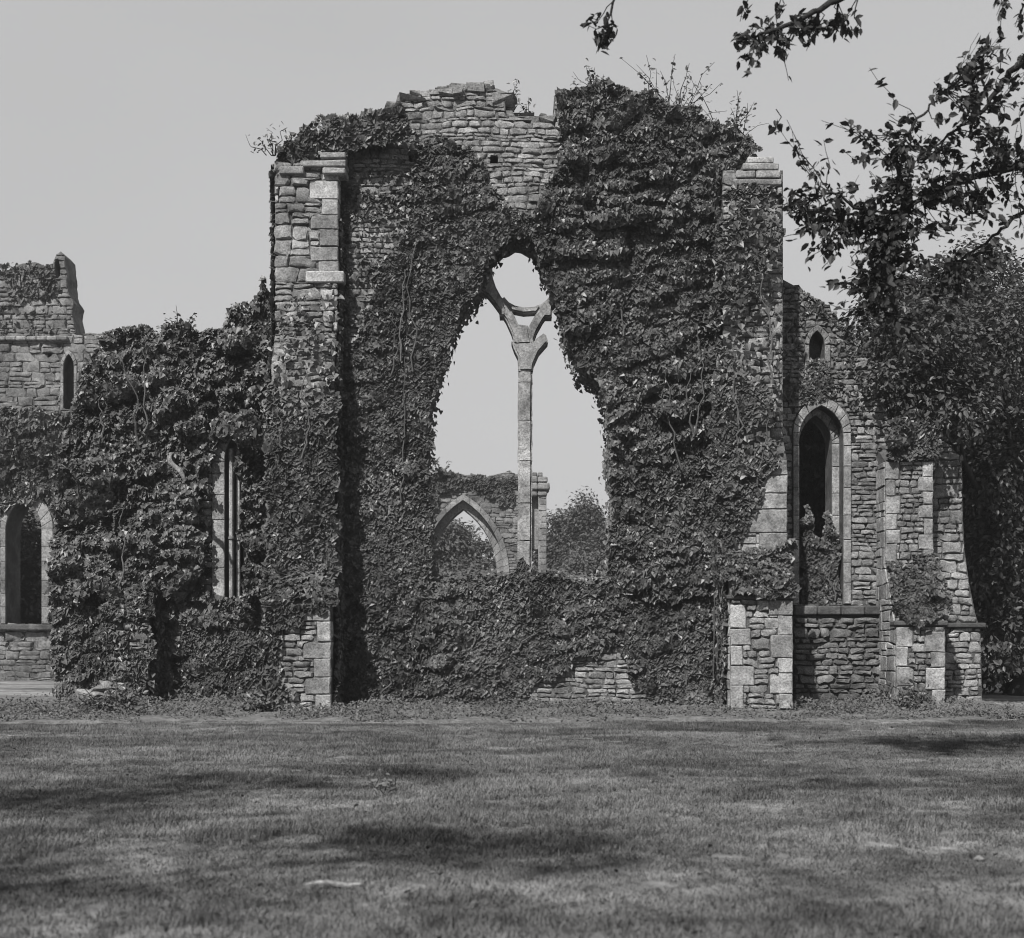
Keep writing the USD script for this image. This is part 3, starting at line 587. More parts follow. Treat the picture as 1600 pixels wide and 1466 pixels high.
def ivy(name_label, face, region, rng, mat=M_IVY, root=None, extra=(), stems=True, **kw):
    mb = MB().add(ivy_leaves(face, region, rng, **kw))
    for e in extra: mb.add(e)
    x0, z0, x1, z1 = region.bounds; zr = z0 if root is None else root
    o = face(np.array([(x0 + x1) / 2]), np.array([zr]), np.array([0.0]))[0]
    t = thing('ivy', name_label, 'ivy', o); inner = region.buffer(-.12); made = 0
    for k in range(60 * stems):
        a, lo = rng.uniform(.05, .95), rng.uniform(0, .6); hi = lo + rng.uniform(.12, .32); kk = 12; q = np.linspace(0, 1, kk)
        uu = x0 + (x1 - x0) * a + np.cumsum(rng.normal(0, .05, kk)); vv = z0 + (z1 - z0) * (lo + (hi - lo) * q)
        if contains_xy(inner, uu, vv).all():
            obj('stem', tube(face(uu, vv, np.full(kk, .05) + kw.get('depth', .3) * rng.uniform(.1, .75)), np.linspace(.022, .007, kk), 5), M_STEM, t, smooth=50); made += 1
            if made == 4: break
    obj('leaves', mb.get(), mat, t, kind='stuff')
    return t
def fringe(pts_px, Y0, Y1, rng, n, spread, out, size=(.065, .11)):
    """Leaves along an edge of the wall, through its thickness."""
    p = np.array(XZ(pts_px, (Y0 + Y1) / 2)); seg = np.linalg.norm(np.diff(p, axis=0), axis=1); cs = np.concatenate([[0], np.cumsum(seg)])
    N = int(cs[-1] * (Y1 - Y0) * n); s = rng.uniform(0, cs[-1], N); x = np.interp(s, cs, p[:, 0]); z = np.interp(s, cs, p[:, 1]); y = rng.uniform(Y0, Y1, N)
    k = np.clip(np.searchsorted(cs, s) - 1, 0, len(seg) - 1); e = (p[k + 1] - p[k]) / seg[k][:, None]; nn = np.stack([e[:, 1], -e[:, 0]], 1) * out
    w = spread * (rng.normal(0, .5, N) + 2.6 * fb(s, y * .3, 1.3, 77)); x = x + nn[:, 0] * w; z = z + nn[:, 1] * w
    pos = np.stack([x, y, z], 1)
    nr = np.stack([nn[:, 0], np.full(N, -.6), nn[:, 1] + .5], 1) + rng.normal(0, .45, (N, 3)); tip = np.array([0, -.2, -1.0]) + rng.normal(0, .5, (N, 3))
    return leaves(pos, nr, tip, rng.uniform(*size, N))
def fringes(*a): return [fringe(*a)]
RI = np.random.default_rng(5)
SKYPX = -40
# left half of the gable
lg = [(545, 205), (600, 186), (625, 172), (650, 225), (700, 215), (745, 245), (775, 300), (800, 320), (838, 345), (840, 372), (805, 374), (778, 386), (762, 406), (756, 440), (742, 466), (722, 492), (712, 522), (690, 577), (673, 640), (672, 905), (545, 945), (530, 945), (530, 300)]
def thin_left(u, v):  # noqa                                   # bare, brushed areas high on the left
    a = poly([(545, 215), (620, 190), (640, 200), (650, 330), (600, 430), (545, 560)], YG); d = contains_xy(a, u, v)
    return np.where(d, .05 + .28 * (fb(u, v, 1.5, 3) > .05), 1.0)
ivy('dense ivy on the gable between the left buttress and the great window', FG, poly(lg, YG), RI, n=1900, depth=.26, clump=.45, seed=20, thin=thin_left, extra=fringes([(868, 440), (856, 405), (838, 368), (805, 364), (776, 380), (756, 408), (744, 444)], YG - .15, YG + .9, RI, 420, .15, -1) + fringes([(838, 366), (805, 366), (778, 380), (758, 405), (750, 440), (736, 466), (716, 492), (706, 522), (682, 577), (666, 640), (665, 905)], YG - .1, YG + 1.3, RI, 330, .13, -1), size=(.065, .105))
# right half: thick, in drooping shelves
rg = [(866, 150), (905, 138), (935, 124), (952, 136), (1000, 150), (1060, 172), (1120, 190), (1170, 218), (1188, 250), (1150, 262), (1150, 300), (1172, 340), (1160, 420), (1125, 500), (1118, 700), (1112, 935), (952, 935), (952, 905), (958, 800), (952, 680), (936, 600), (902, 578), (884, 520), (868, 472), (857, 440), (848, 408), (832, 384), (838, 345), (850, 300), (872, 250)]
def thin_right(u, v):
    return .75 + .25 * (fb(u, v, 1.2, 8) > -.1)
ivy('thick shaggy ivy hanging in shelves right of the great window', FG, poly(rg, YG), RI, n=2000, depth=.62, clump=.55, seed=30, shelf=1.2, size=(.065, .11), thin=thin_right, extra=fringes([(955, 905), (962, 800), (956, 680), (940, 605), (906, 582), (888, 524), (872, 476), (861, 444), (852, 412), (834, 380)], YG - .1, YG + 1.3, RI, 330, .13, -1))
# below the window
bg = [(530, 930), (600, 925), (680, 908), (800, 902), (945, 905), (1115, 930), (1115, 1100), (1010, 1098), (985, 1045), (965, 1012), (905, 1018), (890, 1042), (850, 1062), (826, 1100), (700, 1108), (530, 1110)]
ivy('low ivy covering the wall under the great window sill', FG, poly(bg, YG), RI, n=1900, depth=.24, clump=.42, seed=40, size=(.065, .105), extra=fringes([(675, 912), (745, 908), (815, 910), (880, 907), (950, 910)], YG - .15, YG + 1.4, RI, 380, .14, -1))
# small clump round the foot of the mullion
m = [(800, 908), (806, 885), (814, 872), (824, 880), (832, 890), (838, 908)]
ivy('small clump of ivy climbing the foot of the mullion', front(25.75), poly(m, 25.75), RI, n=3500, depth=.2, clump=.3, size=(.06, .10), seed=43, jitter=.04, stems=False)
# left buttress
lb_px = [(405, 1110), (408, 950), (415, 700), (425, 560), (440, 470), (520, 440), (540, 470), (540, 600), (535, 800), (530, 935), (500, 945), (470, 955), (445, 1000), (432, 1100)]
def thin_lb(u, v):
    a = poly([(425, 440), (545, 440), (545, 600), (500, 640), (440, 650), (420, 600)], 24.5); d = contains_xy(a, u, v)
    return np.where(d, .04 + .16 * (fb(u, v, 2.0, 5) > .03), 1.0)
kb = dict(n=1250, depth=.15, clump=.34, size=(.075, .125))
def thin_base(u, v): return np.clip(1.05 - (u - LX0) / .42 + 1.3 * fb(u, v, 2.2, 71), 0, 1) * np.where(v > 1.5, 1, .9) + .9 * (v > 1.95 - .3 * (u < -3.9))
lb_hi = poly([(400, 905), (415, 700), (425, 560), (440, 470), (520, 440), (545, 470), (545, 600), (535, 800), (535, 905)], 24.5).intersection(sbox(LX0 - .05, 0, LX1 + .06, 99))
ivy('close ivy with large pale leaves on the left buttress', front(24.48), lb_hi, RI, seed=50, thin=thin_lb, **kb, extra=[
    ivy_leaves(front(23.98), sbox(LX0 - .04, .05, LX1 - .05, 2.15), RI, seed=51, thin=thin_base, **kb),
    ivy_leaves(Face((0, 23.98, 2.1), (1, 0, 0), (0, .604, .797)), sbox(LX0 - .04, 0, LX1 + .04, .85), RI, seed=53, **kb)])
ivy('strip of ivy running up the outer edge of the left buttress', left_side(LX0), Polygon([(-YG, .1), (-24.0, .1), (-24.0, 2.2), (-24.5, 3), (-24.5, 6.8), (-24.85, 7.4), (-24.85, 10.6), (-YG, 10.6)]), RI, n=1000, depth=.12, clump=.34, size=(.075, .12), seed=52)
cap_px = [(432, 300), (428, 262), (436, 235), (455, 215), (470, 190), (500, 182), (540, 186), (600, 176), (625, 168), (625, 215), (560, 235), (500, 240), (470, 250), (445, 268), (440, 300)]
ivy('bushy ivy crowning the left buttress head', front(24.95), poly(cap_px, 24.95), RI, n=1700, depth=.35, clump=.4, seed=54, size=(.07, .12), stems=False)
ivy('dark ivy in the angle beside the left buttress', right_side(LX1), Polygon([(24.1, .2), (YG, .2), (YG, 9.5), (24.9, 9.5), (24.9, 7.4), (24.5, 6.8), (24.5, 3.0)]), RI, n=800, depth=.10, clump=.35, size=(.07, .11), seed=56, stems=False)
# right buttress
rb_px = [(1108, 905), (1112, 720), (1115, 500), (1125, 300), (1150, 292), (1215, 295), (1216, 430), (1225, 520), (1228, 690), (1215, 720), (1205, 745), (1190, 775), (1172, 815), (1155, 850), (1140, 880), (1135, 905), (1105, 905)]
def thin_rb(u, v):
    a = poly([(1120, 320), (1240, 320), (1240, 715), (1150, 715), (1120, 600)], 24.7); d = contains_xy(a, u, v)
    return np.where(d, .05 + .17 * (fb(u, v, 1.6, 15) > .0) + .3 * (fb(u, v, .8, 16) > .1), 1.0)
ivy('bright ivy edging the right buttress from foot to head', front(24.5), poly(rb_px, 24.4), RI, n=1500, depth=.26, clump=.4, size=(.07, .115), seed=60, thin=thin_rb)
ivy('sunlit ivy on the left flank of the right buttress', left_side(RX0), Polygon([(-YG, .1), (-24.15, .1), (-24.05, 2.2), (-24.5, 3), (-24.5, 6.2), (-24.85, 7), (-24.85, 10.6), (-YG, 10.6)]), RI, n=1000, depth=.13, clump=.34, size=(.075, .125), seed=62)
tuft = [(1140, 928), (1150, 880), (1165, 860), (1200, 852), (1232, 860), (1238, 928)]
ivy('dark tuft of ivy on the shoulder of the pale pier', Face((0, 23.98, 2.3), (1, 0, 0), (0, .5, .86)), Polygon([(RX0 - .08, -.12), (RX0 - .05, .7), (RX0 + .35, 1.1), (RX0 + .8, .9), (RX1 + .06, 1.15), (RX1 + .08, -.05), (RX1 - .4, -.15), (RX0 + .4, -.05)]), RI, n=2200, depth=.3, clump=.3, size=(.05, .095), seed=64, jitter=.13, stems=False)
ivy('dark tuft of ivy on the shoulder of the corner buttress', Face((0, 24.88, 1.82), (1, 0, 0), (0, .5, .86)), Polygon([(AX0 - .06, .3), (AX0 - .02, 1.25), (AX0 + .4, 1.15), (AX0 + .6, 1.5), (AX1 + .1, 1.4), (AX1 + .14, .1), (AX0 + .5, -.2), (AX0 + .2, -.05)]), RI, n=1900, depth=.34, clump=.3, size=(.06, .105), seed=66, jitter=.12, stems=False)
ivy('ivy hanging below the corner buttress cap', front(25.55), poly([(1388, 660), (1425, 640), (1470, 655), (1470, 718), (1440, 722), (1400, 718), (1388, 700)], 25.5), RI, n=1700, depth=.25, clump=.35, seed=67, size=(.065, .11), stems=False)
ivy('ivy growing up inside the tall lancet', front(YA + .12), poly([(1250, 950), (1250, 820), (1258, 790), (1266, 838), (1276, 850), (1286, 812), (1296, 795), (1303, 836), (1312, 850), (1312, 950)], YA + .2), RI, n=1900, depth=.16, clump=.25, seed=68, size=(.055, .095), jitter=.13)
ivy('dark ivy on the inner wall seen through the tall lancet', front(28.45), poly([(1215, 1000), (1215, 620), (1375, 600), (1375, 1000)], 28.45), RI, n=700, depth=.3, clump=.4, size=(.08, .13), seed=69, stems=False)
ivy('dark ivy on the inner wall seen through the left window', front(27.85), poly([(300, 1000), (300, 600), (420, 600), (420, 1000)], 27.85), RI, n=700, depth=.3, clump=.4, size=(.08, .13), seed=74, stems=False)
ivy('dark ivy clump under the small upper lancet', FA, poly([(1250, 625), (1252, 580), (1262, 560), (1290, 562), (1298, 590), (1296, 620), (1270, 632)], YA), RI, n=1900, depth=.12, clump=.3, seed=70, size=(.06, .09), jitter=.08, stems=False)
def thin_aw(u, v): return .10 + .5 * (fb(u, v, 1.3, 25) > .03)
ivy('thin ivy straggling over the top of the right aisle wall', FA, poly([(1205, 430), (1240, 448), (1300, 490), (1335, 525), (1380, 640), (1330, 640), (1300, 610), (1245, 620), (1215, 640), (1200, 700)], YA).difference(poly([(1256, 500), (1256, 575), (1302, 585), (1302, 510), (1280, 497)], YA)), RI, n=1400, depth=.12, clump=.35, seed=72, thin=thin_aw, size=(.06, .10))
# left aisle wall: great bulges of ivy
la_px = [(92, 1100), (84, 960), (85, 860), (97, 720), (118, 650), (138, 590), (145, 548), (160, 522), (200, 518), (260, 514), (330, 518), (355, 508), (385, 480), (425, 440), (432, 470), (425, 700), (415, 940), (412, 1095)]
la_reg = poly(la_px, YL).difference(poly([(326, 790), (332, 725), (346, 690), (368, 675), (380, 720), (384, 780), (382, 935), (326, 935)], YL)).difference(poly([(175, 1085), (178, 960), (225, 955), (232, 1085)], YL))
ivy('great bulging mass of ivy burying the left aisle wall', FL, la_reg.intersection(sbox(-99, 2.25, 99, 99)), RI, n=2100, depth=1.15, clump=.85, seed=80, shelf=1.2, size=(.065, .105), jitter=.15)
ivy('dark ivy along the shaded foot of the left aisle wall', FL, la_reg.intersection(sbox(-99, 0, 99, 2.4)), RI, n=1500, depth=.35, clump=.5, seed=84, size=(.07, .11), stems=False)
ivy('ivy over the robbed buttress stump left of the gable', front(25.43), Polygon([(SX0 - .08, .1), (SX0 - .08, 2.0), (SX1 + .06, 2.0), (SX1 + .06, .2)]), RI, n=1300, depth=.2, clump=.4, size=(.07, .115), seed=86, stems=False,
    thin=lambda u, v: np.clip(.15 + 3.5 * (fb(u, v, 1.5, 87) + .02) + .8 * (u < SX0 + .12), 0, 1), extra=[ivy_leaves(Face((0, 25.43, 1.85), (1, 0, 0), (0, .66, .75)), sbox(SX0 - .1, -.1, SX1 + .1, 1.3), RI, n=1500, depth=.3, clump=.4, size=(.07, .115), seed=88),
    ivy_leaves(right_side(SX1), sbox(25.45, .2, YL, 2.5), RI, n=1000, depth=.2, clump=.4, size=(.07, .115), seed=89)])
# bare ivy stem on that mass
t = thing('bare_branch', 'pale crooked bare stem showing among the left aisle ivy', 'branch', P(275, 740, 25.0))
obj('stem', tube(np.array([P(*p, 24.95) for p in [(264, 712), (266, 722), (272, 728), (280, 734), (285, 742), (289, 752)]]), [.04, .055, .045, .055, .045, .03], 8), M_ASHLAR, t, smooth=50)
# far ivy
ivy('grey ivy along the top of the distant arch wall', FF, poly([(600, 765), (640, 752), (690, 738), (760, 744), (800, 748), (806, 770), (795, 790), (770, 782), (745, 768), (720, 764), (700, 772), (670, 800), (640, 850), (600, 900)], YF), RI, n=420, depth=.35, clump=.8, seed=90, size=(.12, .22), mat=M_IVYPALE, jitter=.25, stems=False)
ivy('ivy veiling the distant left wall above its lancet', FR, poly([(-150, 770), (-150, 640), (60, 640), (110, 650), (140, 600), (160, 530), (200, 520), (200, 1050), (96, 1050), (96, 830), (84, 792), (62, 776), (50, 790), (30, 782), (12, 800)], YR), RI, n=600, depth=.5, clump=.9, seed=92, size=(.12, .19), jitter=.1)
def thin_tw(u, v): return .05 + .4 * (fb(u, v, .6, 45) > .06)
ivy('thin growth on the distant tower stub', FS, poly([(-150, 520), (-150, 445), (40, 412), (80, 415), (100, 470), (105, 520)], YS), RI, n=330, depth=.3, clump=.9, seed=94, size=(.12, .2), thin=thin_tw, mat=M_IVYPALE, jitter=.2, stems=False)

# ------------------------------------------------------------------ trees
def crown(blobs, n, size, rng, cluster=.5, per=28, kind='oval', hollow=.55):
    vol = np.array([b[3] * b[4] * b[5] for b in blobs]) ** .8; pick = rng.choice(len(blobs), n // per, p=vol / vol.sum()); B = np.array(blobs)[pick]
    d = rng.normal(0, 1, (len(pick), 3)); d /= np.linalg.norm(d, axis=1, keepdims=True)
    r = rng.uniform(hollow ** 3, 1.05, len(pick)) ** (1 / 3); r *= 1 + .5 * (meshkit.fbm(d * 2 + B[:, :3], 3, 3) - .5)
    c = B[:, :3] + d * r[:, None] * B[:, 3:6]
    N = len(c) * per; ci = np.repeat(np.arange(len(c)), per); pos = c[ci] + rng.normal(0, 1, (N, 3)) * cluster * [.55, .55, .32]
    pos[:, 2] -= .25 * cluster * (np.hypot(pos[:, 0] - c[ci, 0], pos[:, 1] - c[ci, 1]) / cluster) ** 2
    nr = d[ci] * .5 + np.array([0, 0, .7]) + rng.normal(0, .5, (N, 3)); tip = d[ci] + np.array([0, 0, -.5]) + rng.normal(0, .7, (N, 3))
    return leaves(pos, nr, tip, rng.uniform(*size, N), kind), c
def tree(name, label, base, h, r, blobs, n, size, seed, mat=M_TREE, cluster=.5, per=28, kind='oval', group=None):
    rng = np.random.default_rng(seed); t = thing(name, label, 'tree', base, group); base = np.array(base, float); fork = base + [0, 0, h]
    k = 8; obj('trunk', tube(wander(base - [0, 0, .1], fork, k, .06 * r * 4, rng), r * np.linspace(1.25, .7, k) * np.r_[1.25, np.ones(k - 1)], 10), M_BARK, t, smooth=60)
    lv, c = crown(blobs, n, size, rng, cluster, per, kind)
    for b in blobs: obj('limb', tube(wander(fork - [0, 0, rng.uniform(0, h * .3)], b[:3], 6, .12, rng), np.linspace(r * .5, r * .1, 6), 7), M_BARK, t, smooth=60)
    tw = MB()
    for q in c[::max(1, len(c) // 160)]:
        b = min(blobs, key=lambda b: np.linalg.norm((q - b[:3]) / np.array(b[3:6]))); tw.add(tube(wander(b[:3], q, 4, .1, rng), np.linspace(r * .12, r * .02, 4), 4))
    obj('twigs', tw.get(), M_BARK, t, smooth=60, kind='stuff')
    obj('crown', lv, mat, t, kind='stuff')
    return t
def blob(px, py, Y, rx, rz, ry=None):
    p = P(px, py, Y); return (*p, rx * Y / FPX, (ry or rx) * Y / FPX, rz * Y / FPX)
# right, behind the aisle wall
tree('tree', 'broad dark tree right behind the corner buttresses', (P(1600, 0, 32)[0], 32, 0), 3.0, .28,
     [blob(1480, 560, 30, 95, 90), blob(1550, 480, 31, 90, 70), blob(1420, 520, 29.5, 75, 55), blob(1570, 640, 30, 90, 110), blob(1400, 600, 29, 60, 60), blob(1640, 560, 31, 90, 120), blob(1440, 540, 26, 75, 75), blob(1385, 500, 26.8, 50, 45), blob(1490, 620, 25.9, 70, 65), blob(1400, 600, 26.0, 45, 45), blob(1560, 520, 27, 80, 80), blob(1400, 460, 29, 50, 30), blob(1530, 420, 31, 60, 40), blob(1470, 450, 30, 60, 40)], 46000, (.085, .16), 101)
tree('tree', 'low dark tree filling the shade at the right edge beyond the buttress', (P(1590, 0, 33)[0], 33, 0), 2.2, .25,
     [blob(1560, 780, 33, 90, 120), blob(1600, 920, 33, 110, 130), blob(1520, 860, 34, 60, 150), blob(1680, 800, 33, 110, 180), blob(1545, 1010, 33, 60, 70), blob(1545, 740, 28.5, 55, 80), blob(1560, 860, 29, 50, 90), blob(1570, 980, 29, 45, 80)], 44000, (.11, .19), 102)
tree('tree', 'tree crowding close behind the tall lancet window', (P(1300, 0, 36)[0], 36, 0), 2.5, .22,
     [blob(1290, 760, 36, 70, 110), blob(1250, 860, 36, 70, 130), blob(1340, 840, 36, 70, 140), blob(1290, 640, 36, 60, 60), blob(1380, 640, 36, 70, 100)], 20000, (.16, .26), 103)
tree('tree', 'dark tree standing behind the lancet of the distant left wall', (P(30, 0, 46)[0], 46, 0), 2.5, .25, [blob(20, 860, 46, 60, 70), blob(60, 930, 46, 50, 70), blob(0, 960, 46, 60, 70), blob(40, 1010, 46, 80, 40)], 16000, (.15, .26), 104)
# far trees seen through the great window
tree('far_tree', 'pale leafy tree beyond the distant arch', (P(725, 0, 84)[0], 84, 0), 4, .3, [blob(690, 850, 84, 50, 45), blob(742, 868, 86, 38, 45), blob(720, 910, 84, 70, 50), blob(655, 850, 84, 50, 60), blob(712, 838, 85, 24, 26)], 20000, (.18, .34), 111, M_FARLEAF, .8, 45)
tree('far_tree', 'rounded tree right of the distant turret', (P(880, 0, 90)[0], 90, 0), 4, .4, [blob(875, 850, 90, 40, 45), blob(900, 830, 92, 35, 35), blob(870, 900, 90, 40, 60), blob(915, 880, 92, 35, 60)], 20000, (.18, .34), 112, M_FARLEAF, .8, 45)
tree('far_tree', 'dark pointed tree highest beyond the distant turret', (P(922, 0, 88)[0], 88, 0), 5, .3, [blob(912, 782, 88, 8, 14), blob(914, 802, 88, 16, 16), blob(916, 826, 88, 24, 22), blob(914, 860, 88, 28, 34)], 14000, (.16, .28), 113, M_TREE, .9)
tree('far_tree', 'light bushy tree low in the right corner of the great window', (P(935, 0, 78)[0], 78, 0), 2.0, .3, [blob(925, 890, 78, 45, 35), blob(970, 870, 78, 40, 55), blob(900, 930, 78, 50, 30)], 22000, (.16, .3), 114, M_FARLEAF, 1.1)

tree('tree', 'tall tree off to the left whose shade dapples the lawn', (-12, 1.5, 0), 5.0, .13,
     [(-1.1, 5.9, 9.0, 1.9, .9, .5), (-3.2, 1.2, 9.0, 1.1, .8, .6), (-5.0, 1.6, 9.0, .9, .7, .5), (-8.5, 4.0, 8.8, 2.4, 1.8, 1.0), (-8.2, 1.0, 8.8, 2.0, 1.4, 1.0), (-6.0, 5.6, 9.2, 1.8, .6, .6), (-12.0, 1.0, 10.5, 2.5, 2.5, 1.8), (-7.0, -1.0, 9.4, 2.2, 1.2, .8), (2.2, 3.4, 9.4, 1.0, .6, .4)], 6500, (.10, .18), 121, cluster=.45)

# ------------------------------------------------------------------ tree whose boughs hang in at the upper right
RN = np.random.default_rng(77)
YN = 13.0
nt = thing('overhanging_tree', 'dark tree whose leafy boughs hang in from the upper right, close to the camera', 'tree', (P(1790, 0, YN)[0], YN, 0))
tb_ = P(1790, 0, YN) * [1, 1, 0]
obj('trunk', tube(wander(tb_, P(1760, -350, YN), 9, .08, RN), np.linspace(.34, .2, 9), 12), M_BARK, nt, smooth=60)
def bough(pts, r0, r1):
    p = np.array([P(*q) for q in pts]); t = np.linspace(0, len(p) - 1, 6 * len(p)); p = np.stack([np.interp(t, np.arange(len(p)), p[:, k]) for k in range(3)], 1)
    p += RN.normal(0, .012, p.shape); obj('bough', tube(p, np.linspace(r0, r1, len(p)), 7), M_BARK, nt, smooth=60); return p
boughs = [bough([(1770, 160, 13), (1640, 250, 13), (1560, 268, 13), (1480, 290, 12.9), (1420, 320, 12.8), (1370, 345, 12.8), (1300, 330, 12.7)], .05, .010),
          bough([(1420, 320, 12.8), (1385, 380, 12.7), (1370, 440, 12.6), (1385, 500, 12.6)], .03, .008),
          bough([(1420, 318, 12.8), (1400, 250, 12.7), (1420, 200, 12.7), (1480, 140, 12.6)], .03, .008),
          bough([(1770, 50, 13), (1680, 60, 13), (1580, 110, 13.2), (1540, 170, 13.2), (1460, 230, 13)], .06, .010),
          bough([(1370, 345, 12.8), (1300, 300, 12.6), (1240, 320, 12.5)], .018, .006),
          bough([(1770, -100, 12), (1500, -60, 12), (1330, -10, 12), (1230, 40, 12), (1160, 60, 12)], .06, .008),
          bough([(1230, -30, 12), (1100, -40, 12), (960, -10, 12), (940, 70, 12)], .025, .005),
          bough([(1640, 250, 13), (1600, 330, 13.3), (1540, 380, 13.3), (1480, 420, 13.3)], .03, .008)]
clusters = [(1400, 230, 45, 30, 100), (1420, 290, 55, 35, 150), (1390, 340, 45, 40, 190), (1380, 400, 45, 40, 190), (1350, 340, 50, 30, 100), (1370, 450, 40, 40, 130), (1450, 250, 50, 30, 90), (1280, 330, 40, 35, 110),
            (1245, 320, 22, 20, 40), (1300, 380, 40, 40, 70), (1430, 400, 50, 50, 70), (1470, 330, 60, 40, 110), (1500, 220, 50, 50, 80), (1540, 150, 35, 60, 120), (1550, 80, 25, 25, 90), (1560, 220, 25, 60, 90),
            (1330, 220, 35, 40, 30), (1290, 190, 60, 15, 30), (1215, 195, 20, 12, 16), (1520, 300, 40, 40, 60), (1500, 400, 60, 45, 60), (1560, 330, 30, 60, 60), (1380, 150, 60, 40, 16), (1450, 110, 70, 30, 14),
            (1200, 50, 30, 18, 80), (1260, 40, 40, 12, 80), (1310, 45, 20, 14, 40), (1180, 75, 25, 25, 30), (1160, 45, 14, 14, 26), (1240, 90, 50, 30, 10), (1210, 120, 30, 30, 5),
            (945, 45, 12, 18, 30), (915, 35, 10, 8, 10), (928, 85, 6, 25, 12), (1400, 520, 45, 40, 60), (1300, 470, 20, 30, 14), (1600, 200, 60, 120, 160), (1620, 60, 60, 80, 160), (1440, 480, 50, 40, 60), (1300, 250, 60, 40, 26), (1350, 470, 50, 30, 50), (1450, 440, 60, 40, 80), (1530, 430, 50, 40, 80), (1330, 430, 30, 20, 20), (1420, 350, 90, 90, 120), (1330, 400, 70, 50, 50), (1270, 370, 40, 40, 40)]
allb = np.vstack(boughs); bt = cKDTree(allb); lp, ln, lt, twigs = [], [], [], MB()
for cx, cy, rx, ry, n in clusters:
    c = P(cx, cy, 12.8 if cy > 130 else 12.3); n = int(n * 1.5); ntw = max(2, n // 8)
    for k in range(ntw):
        e = P(cx + RN.normal(0, rx * .6), cy + RN.normal(0, ry * .6), c[1] + RN.normal(0, .35)); a = allb[bt.query(c + (e - c) * .5)[1]]
        if np.linalg.norm(a - e) > 1.1: a = e + (c - e) * .9 + RN.normal(0, .1, 3)
        w = wander(a, e, 6, .02, RN); w[:, 2] -= .06 * np.sin(np.linspace(0, 3.14, 6)); twigs.add(tube(w, np.linspace(.006, .0025, 6), 4))
        for q in range(int(round(n / ntw))):
            s = RN.uniform(.35, 1.0); i = min(4, int(s * 5)); p = w[i] + (w[i + 1] - w[i]) * (s * 5 - i) + RN.normal(0, .03, 3)
            lp.append(p); ln.append(np.array([0, -.3, .6]) + RN.normal(0, .6, 3)); lt.append((w[-1] - w[0]) * 1.2 + np.array([0, 0, -.35]) + RN.normal(0, .35, 3))
lp, ln, lt = map(np.array, (lp, ln, lt)); sz = RN.uniform(.065, .12, len(lp)); order = np.argsort(-sz)
inview = np.array([i for i in order if (lp[i, 0] / lp[i, 1] * FPX + 800) < 1590][:300]); rest_i = np.setdiff1d(order, inview)
obj('twigs', twigs.get(), M_BARK, nt, kind='stuff')
for i in inview: obj('leaf', leaves(lp[i:i + 1], ln[i:i + 1], lt[i:i + 1], sz[i:i + 1], 'oval'), M_NEAR, nt)
obj('leaves', leaves(lp[rest_i], ln[rest_i], lt[rest_i], sz[rest_i], 'oval'), M_NEAR, nt, kind='stuff')

# shrubs rooted on the wall heads
def shrub(label, px, py, Y, w, h, n, seed, size=(.07, .13), mat=None):
    rng = np.random.default_rng(seed); b = P(px, py, Y); t = thing('shrub', label, 'shrub', b); tw, pos, nr, tp = MB(), [], [], []
    for k in range(n // 9):
        e = b + np.array([rng.normal(0, w * .5), rng.normal(0, .25), abs(rng.normal(.6, .3)) * h]); pth = wander(b + [rng.normal(0, w * .25), 0, -.1], e, 5, .04, rng); tw.add(tube(pth, np.linspace(.012, .004, 5), 4))
        for q in range(9): s = rng.uniform(.3, 1); i = min(3, int(s * 4)); pos.append(pth[i] + (pth[i + 1] - pth[i]) * (s * 4 - i) + rng.normal(0, .05, 3)); nr.append([0, -.4, .8] + rng.normal(0, .5, 3)); tp.append([0, 0, -.4] + rng.normal(0, .8, 3))
    obj('twigs', tw.get(), M_BARK, t, kind='stuff'); obj('leaves', leaves(np.array(pos), np.array(nr), np.array(tp), rng.uniform(*size, len(pos)), 'oval'), mat or M_IVY, t, kind='stuff')
Yt = EYE * FPX / (1240 - HORIZON)
shrub('pale tuft of dry grass standing in the lawn', 592, 1238, Yt, .16, .16, 130, 209, (.03, .07), M_WEED)
shrub('wispy shrub sprouting from the right shoulder of the gable', 1060, 180, 26, 1.0, 1.1, 200, 201)
shrub('shrub growing on the right end of the gable head', 1150, 215, 26, .7, .8, 150, 202)
shrub('tuft of growth in the notch at the top of the gable', 822, 195, 26, .45, .35, 170, 203)
shrub('sprig standing beside the bare stones at the gable top', 800, 165, 26.2, .15, .45, 60, 204)
shrub('sprig leaning out left from the buttress head', 425, 235, 24.9, .5, .3, 60, 205)
shrub('peaked tuft at the highest point of the gable', 932, 145, 25.8, .4, .35, 170, 206)
shrub('straggling shrub on top of the left aisle wall', 290, 522, 26.4, .9, .4, 110, 207)
shrub('twiggy sprig above the distant arch wall', 690, 742, 61.8, 1.3, .9, 70, 208, (.2, .3))

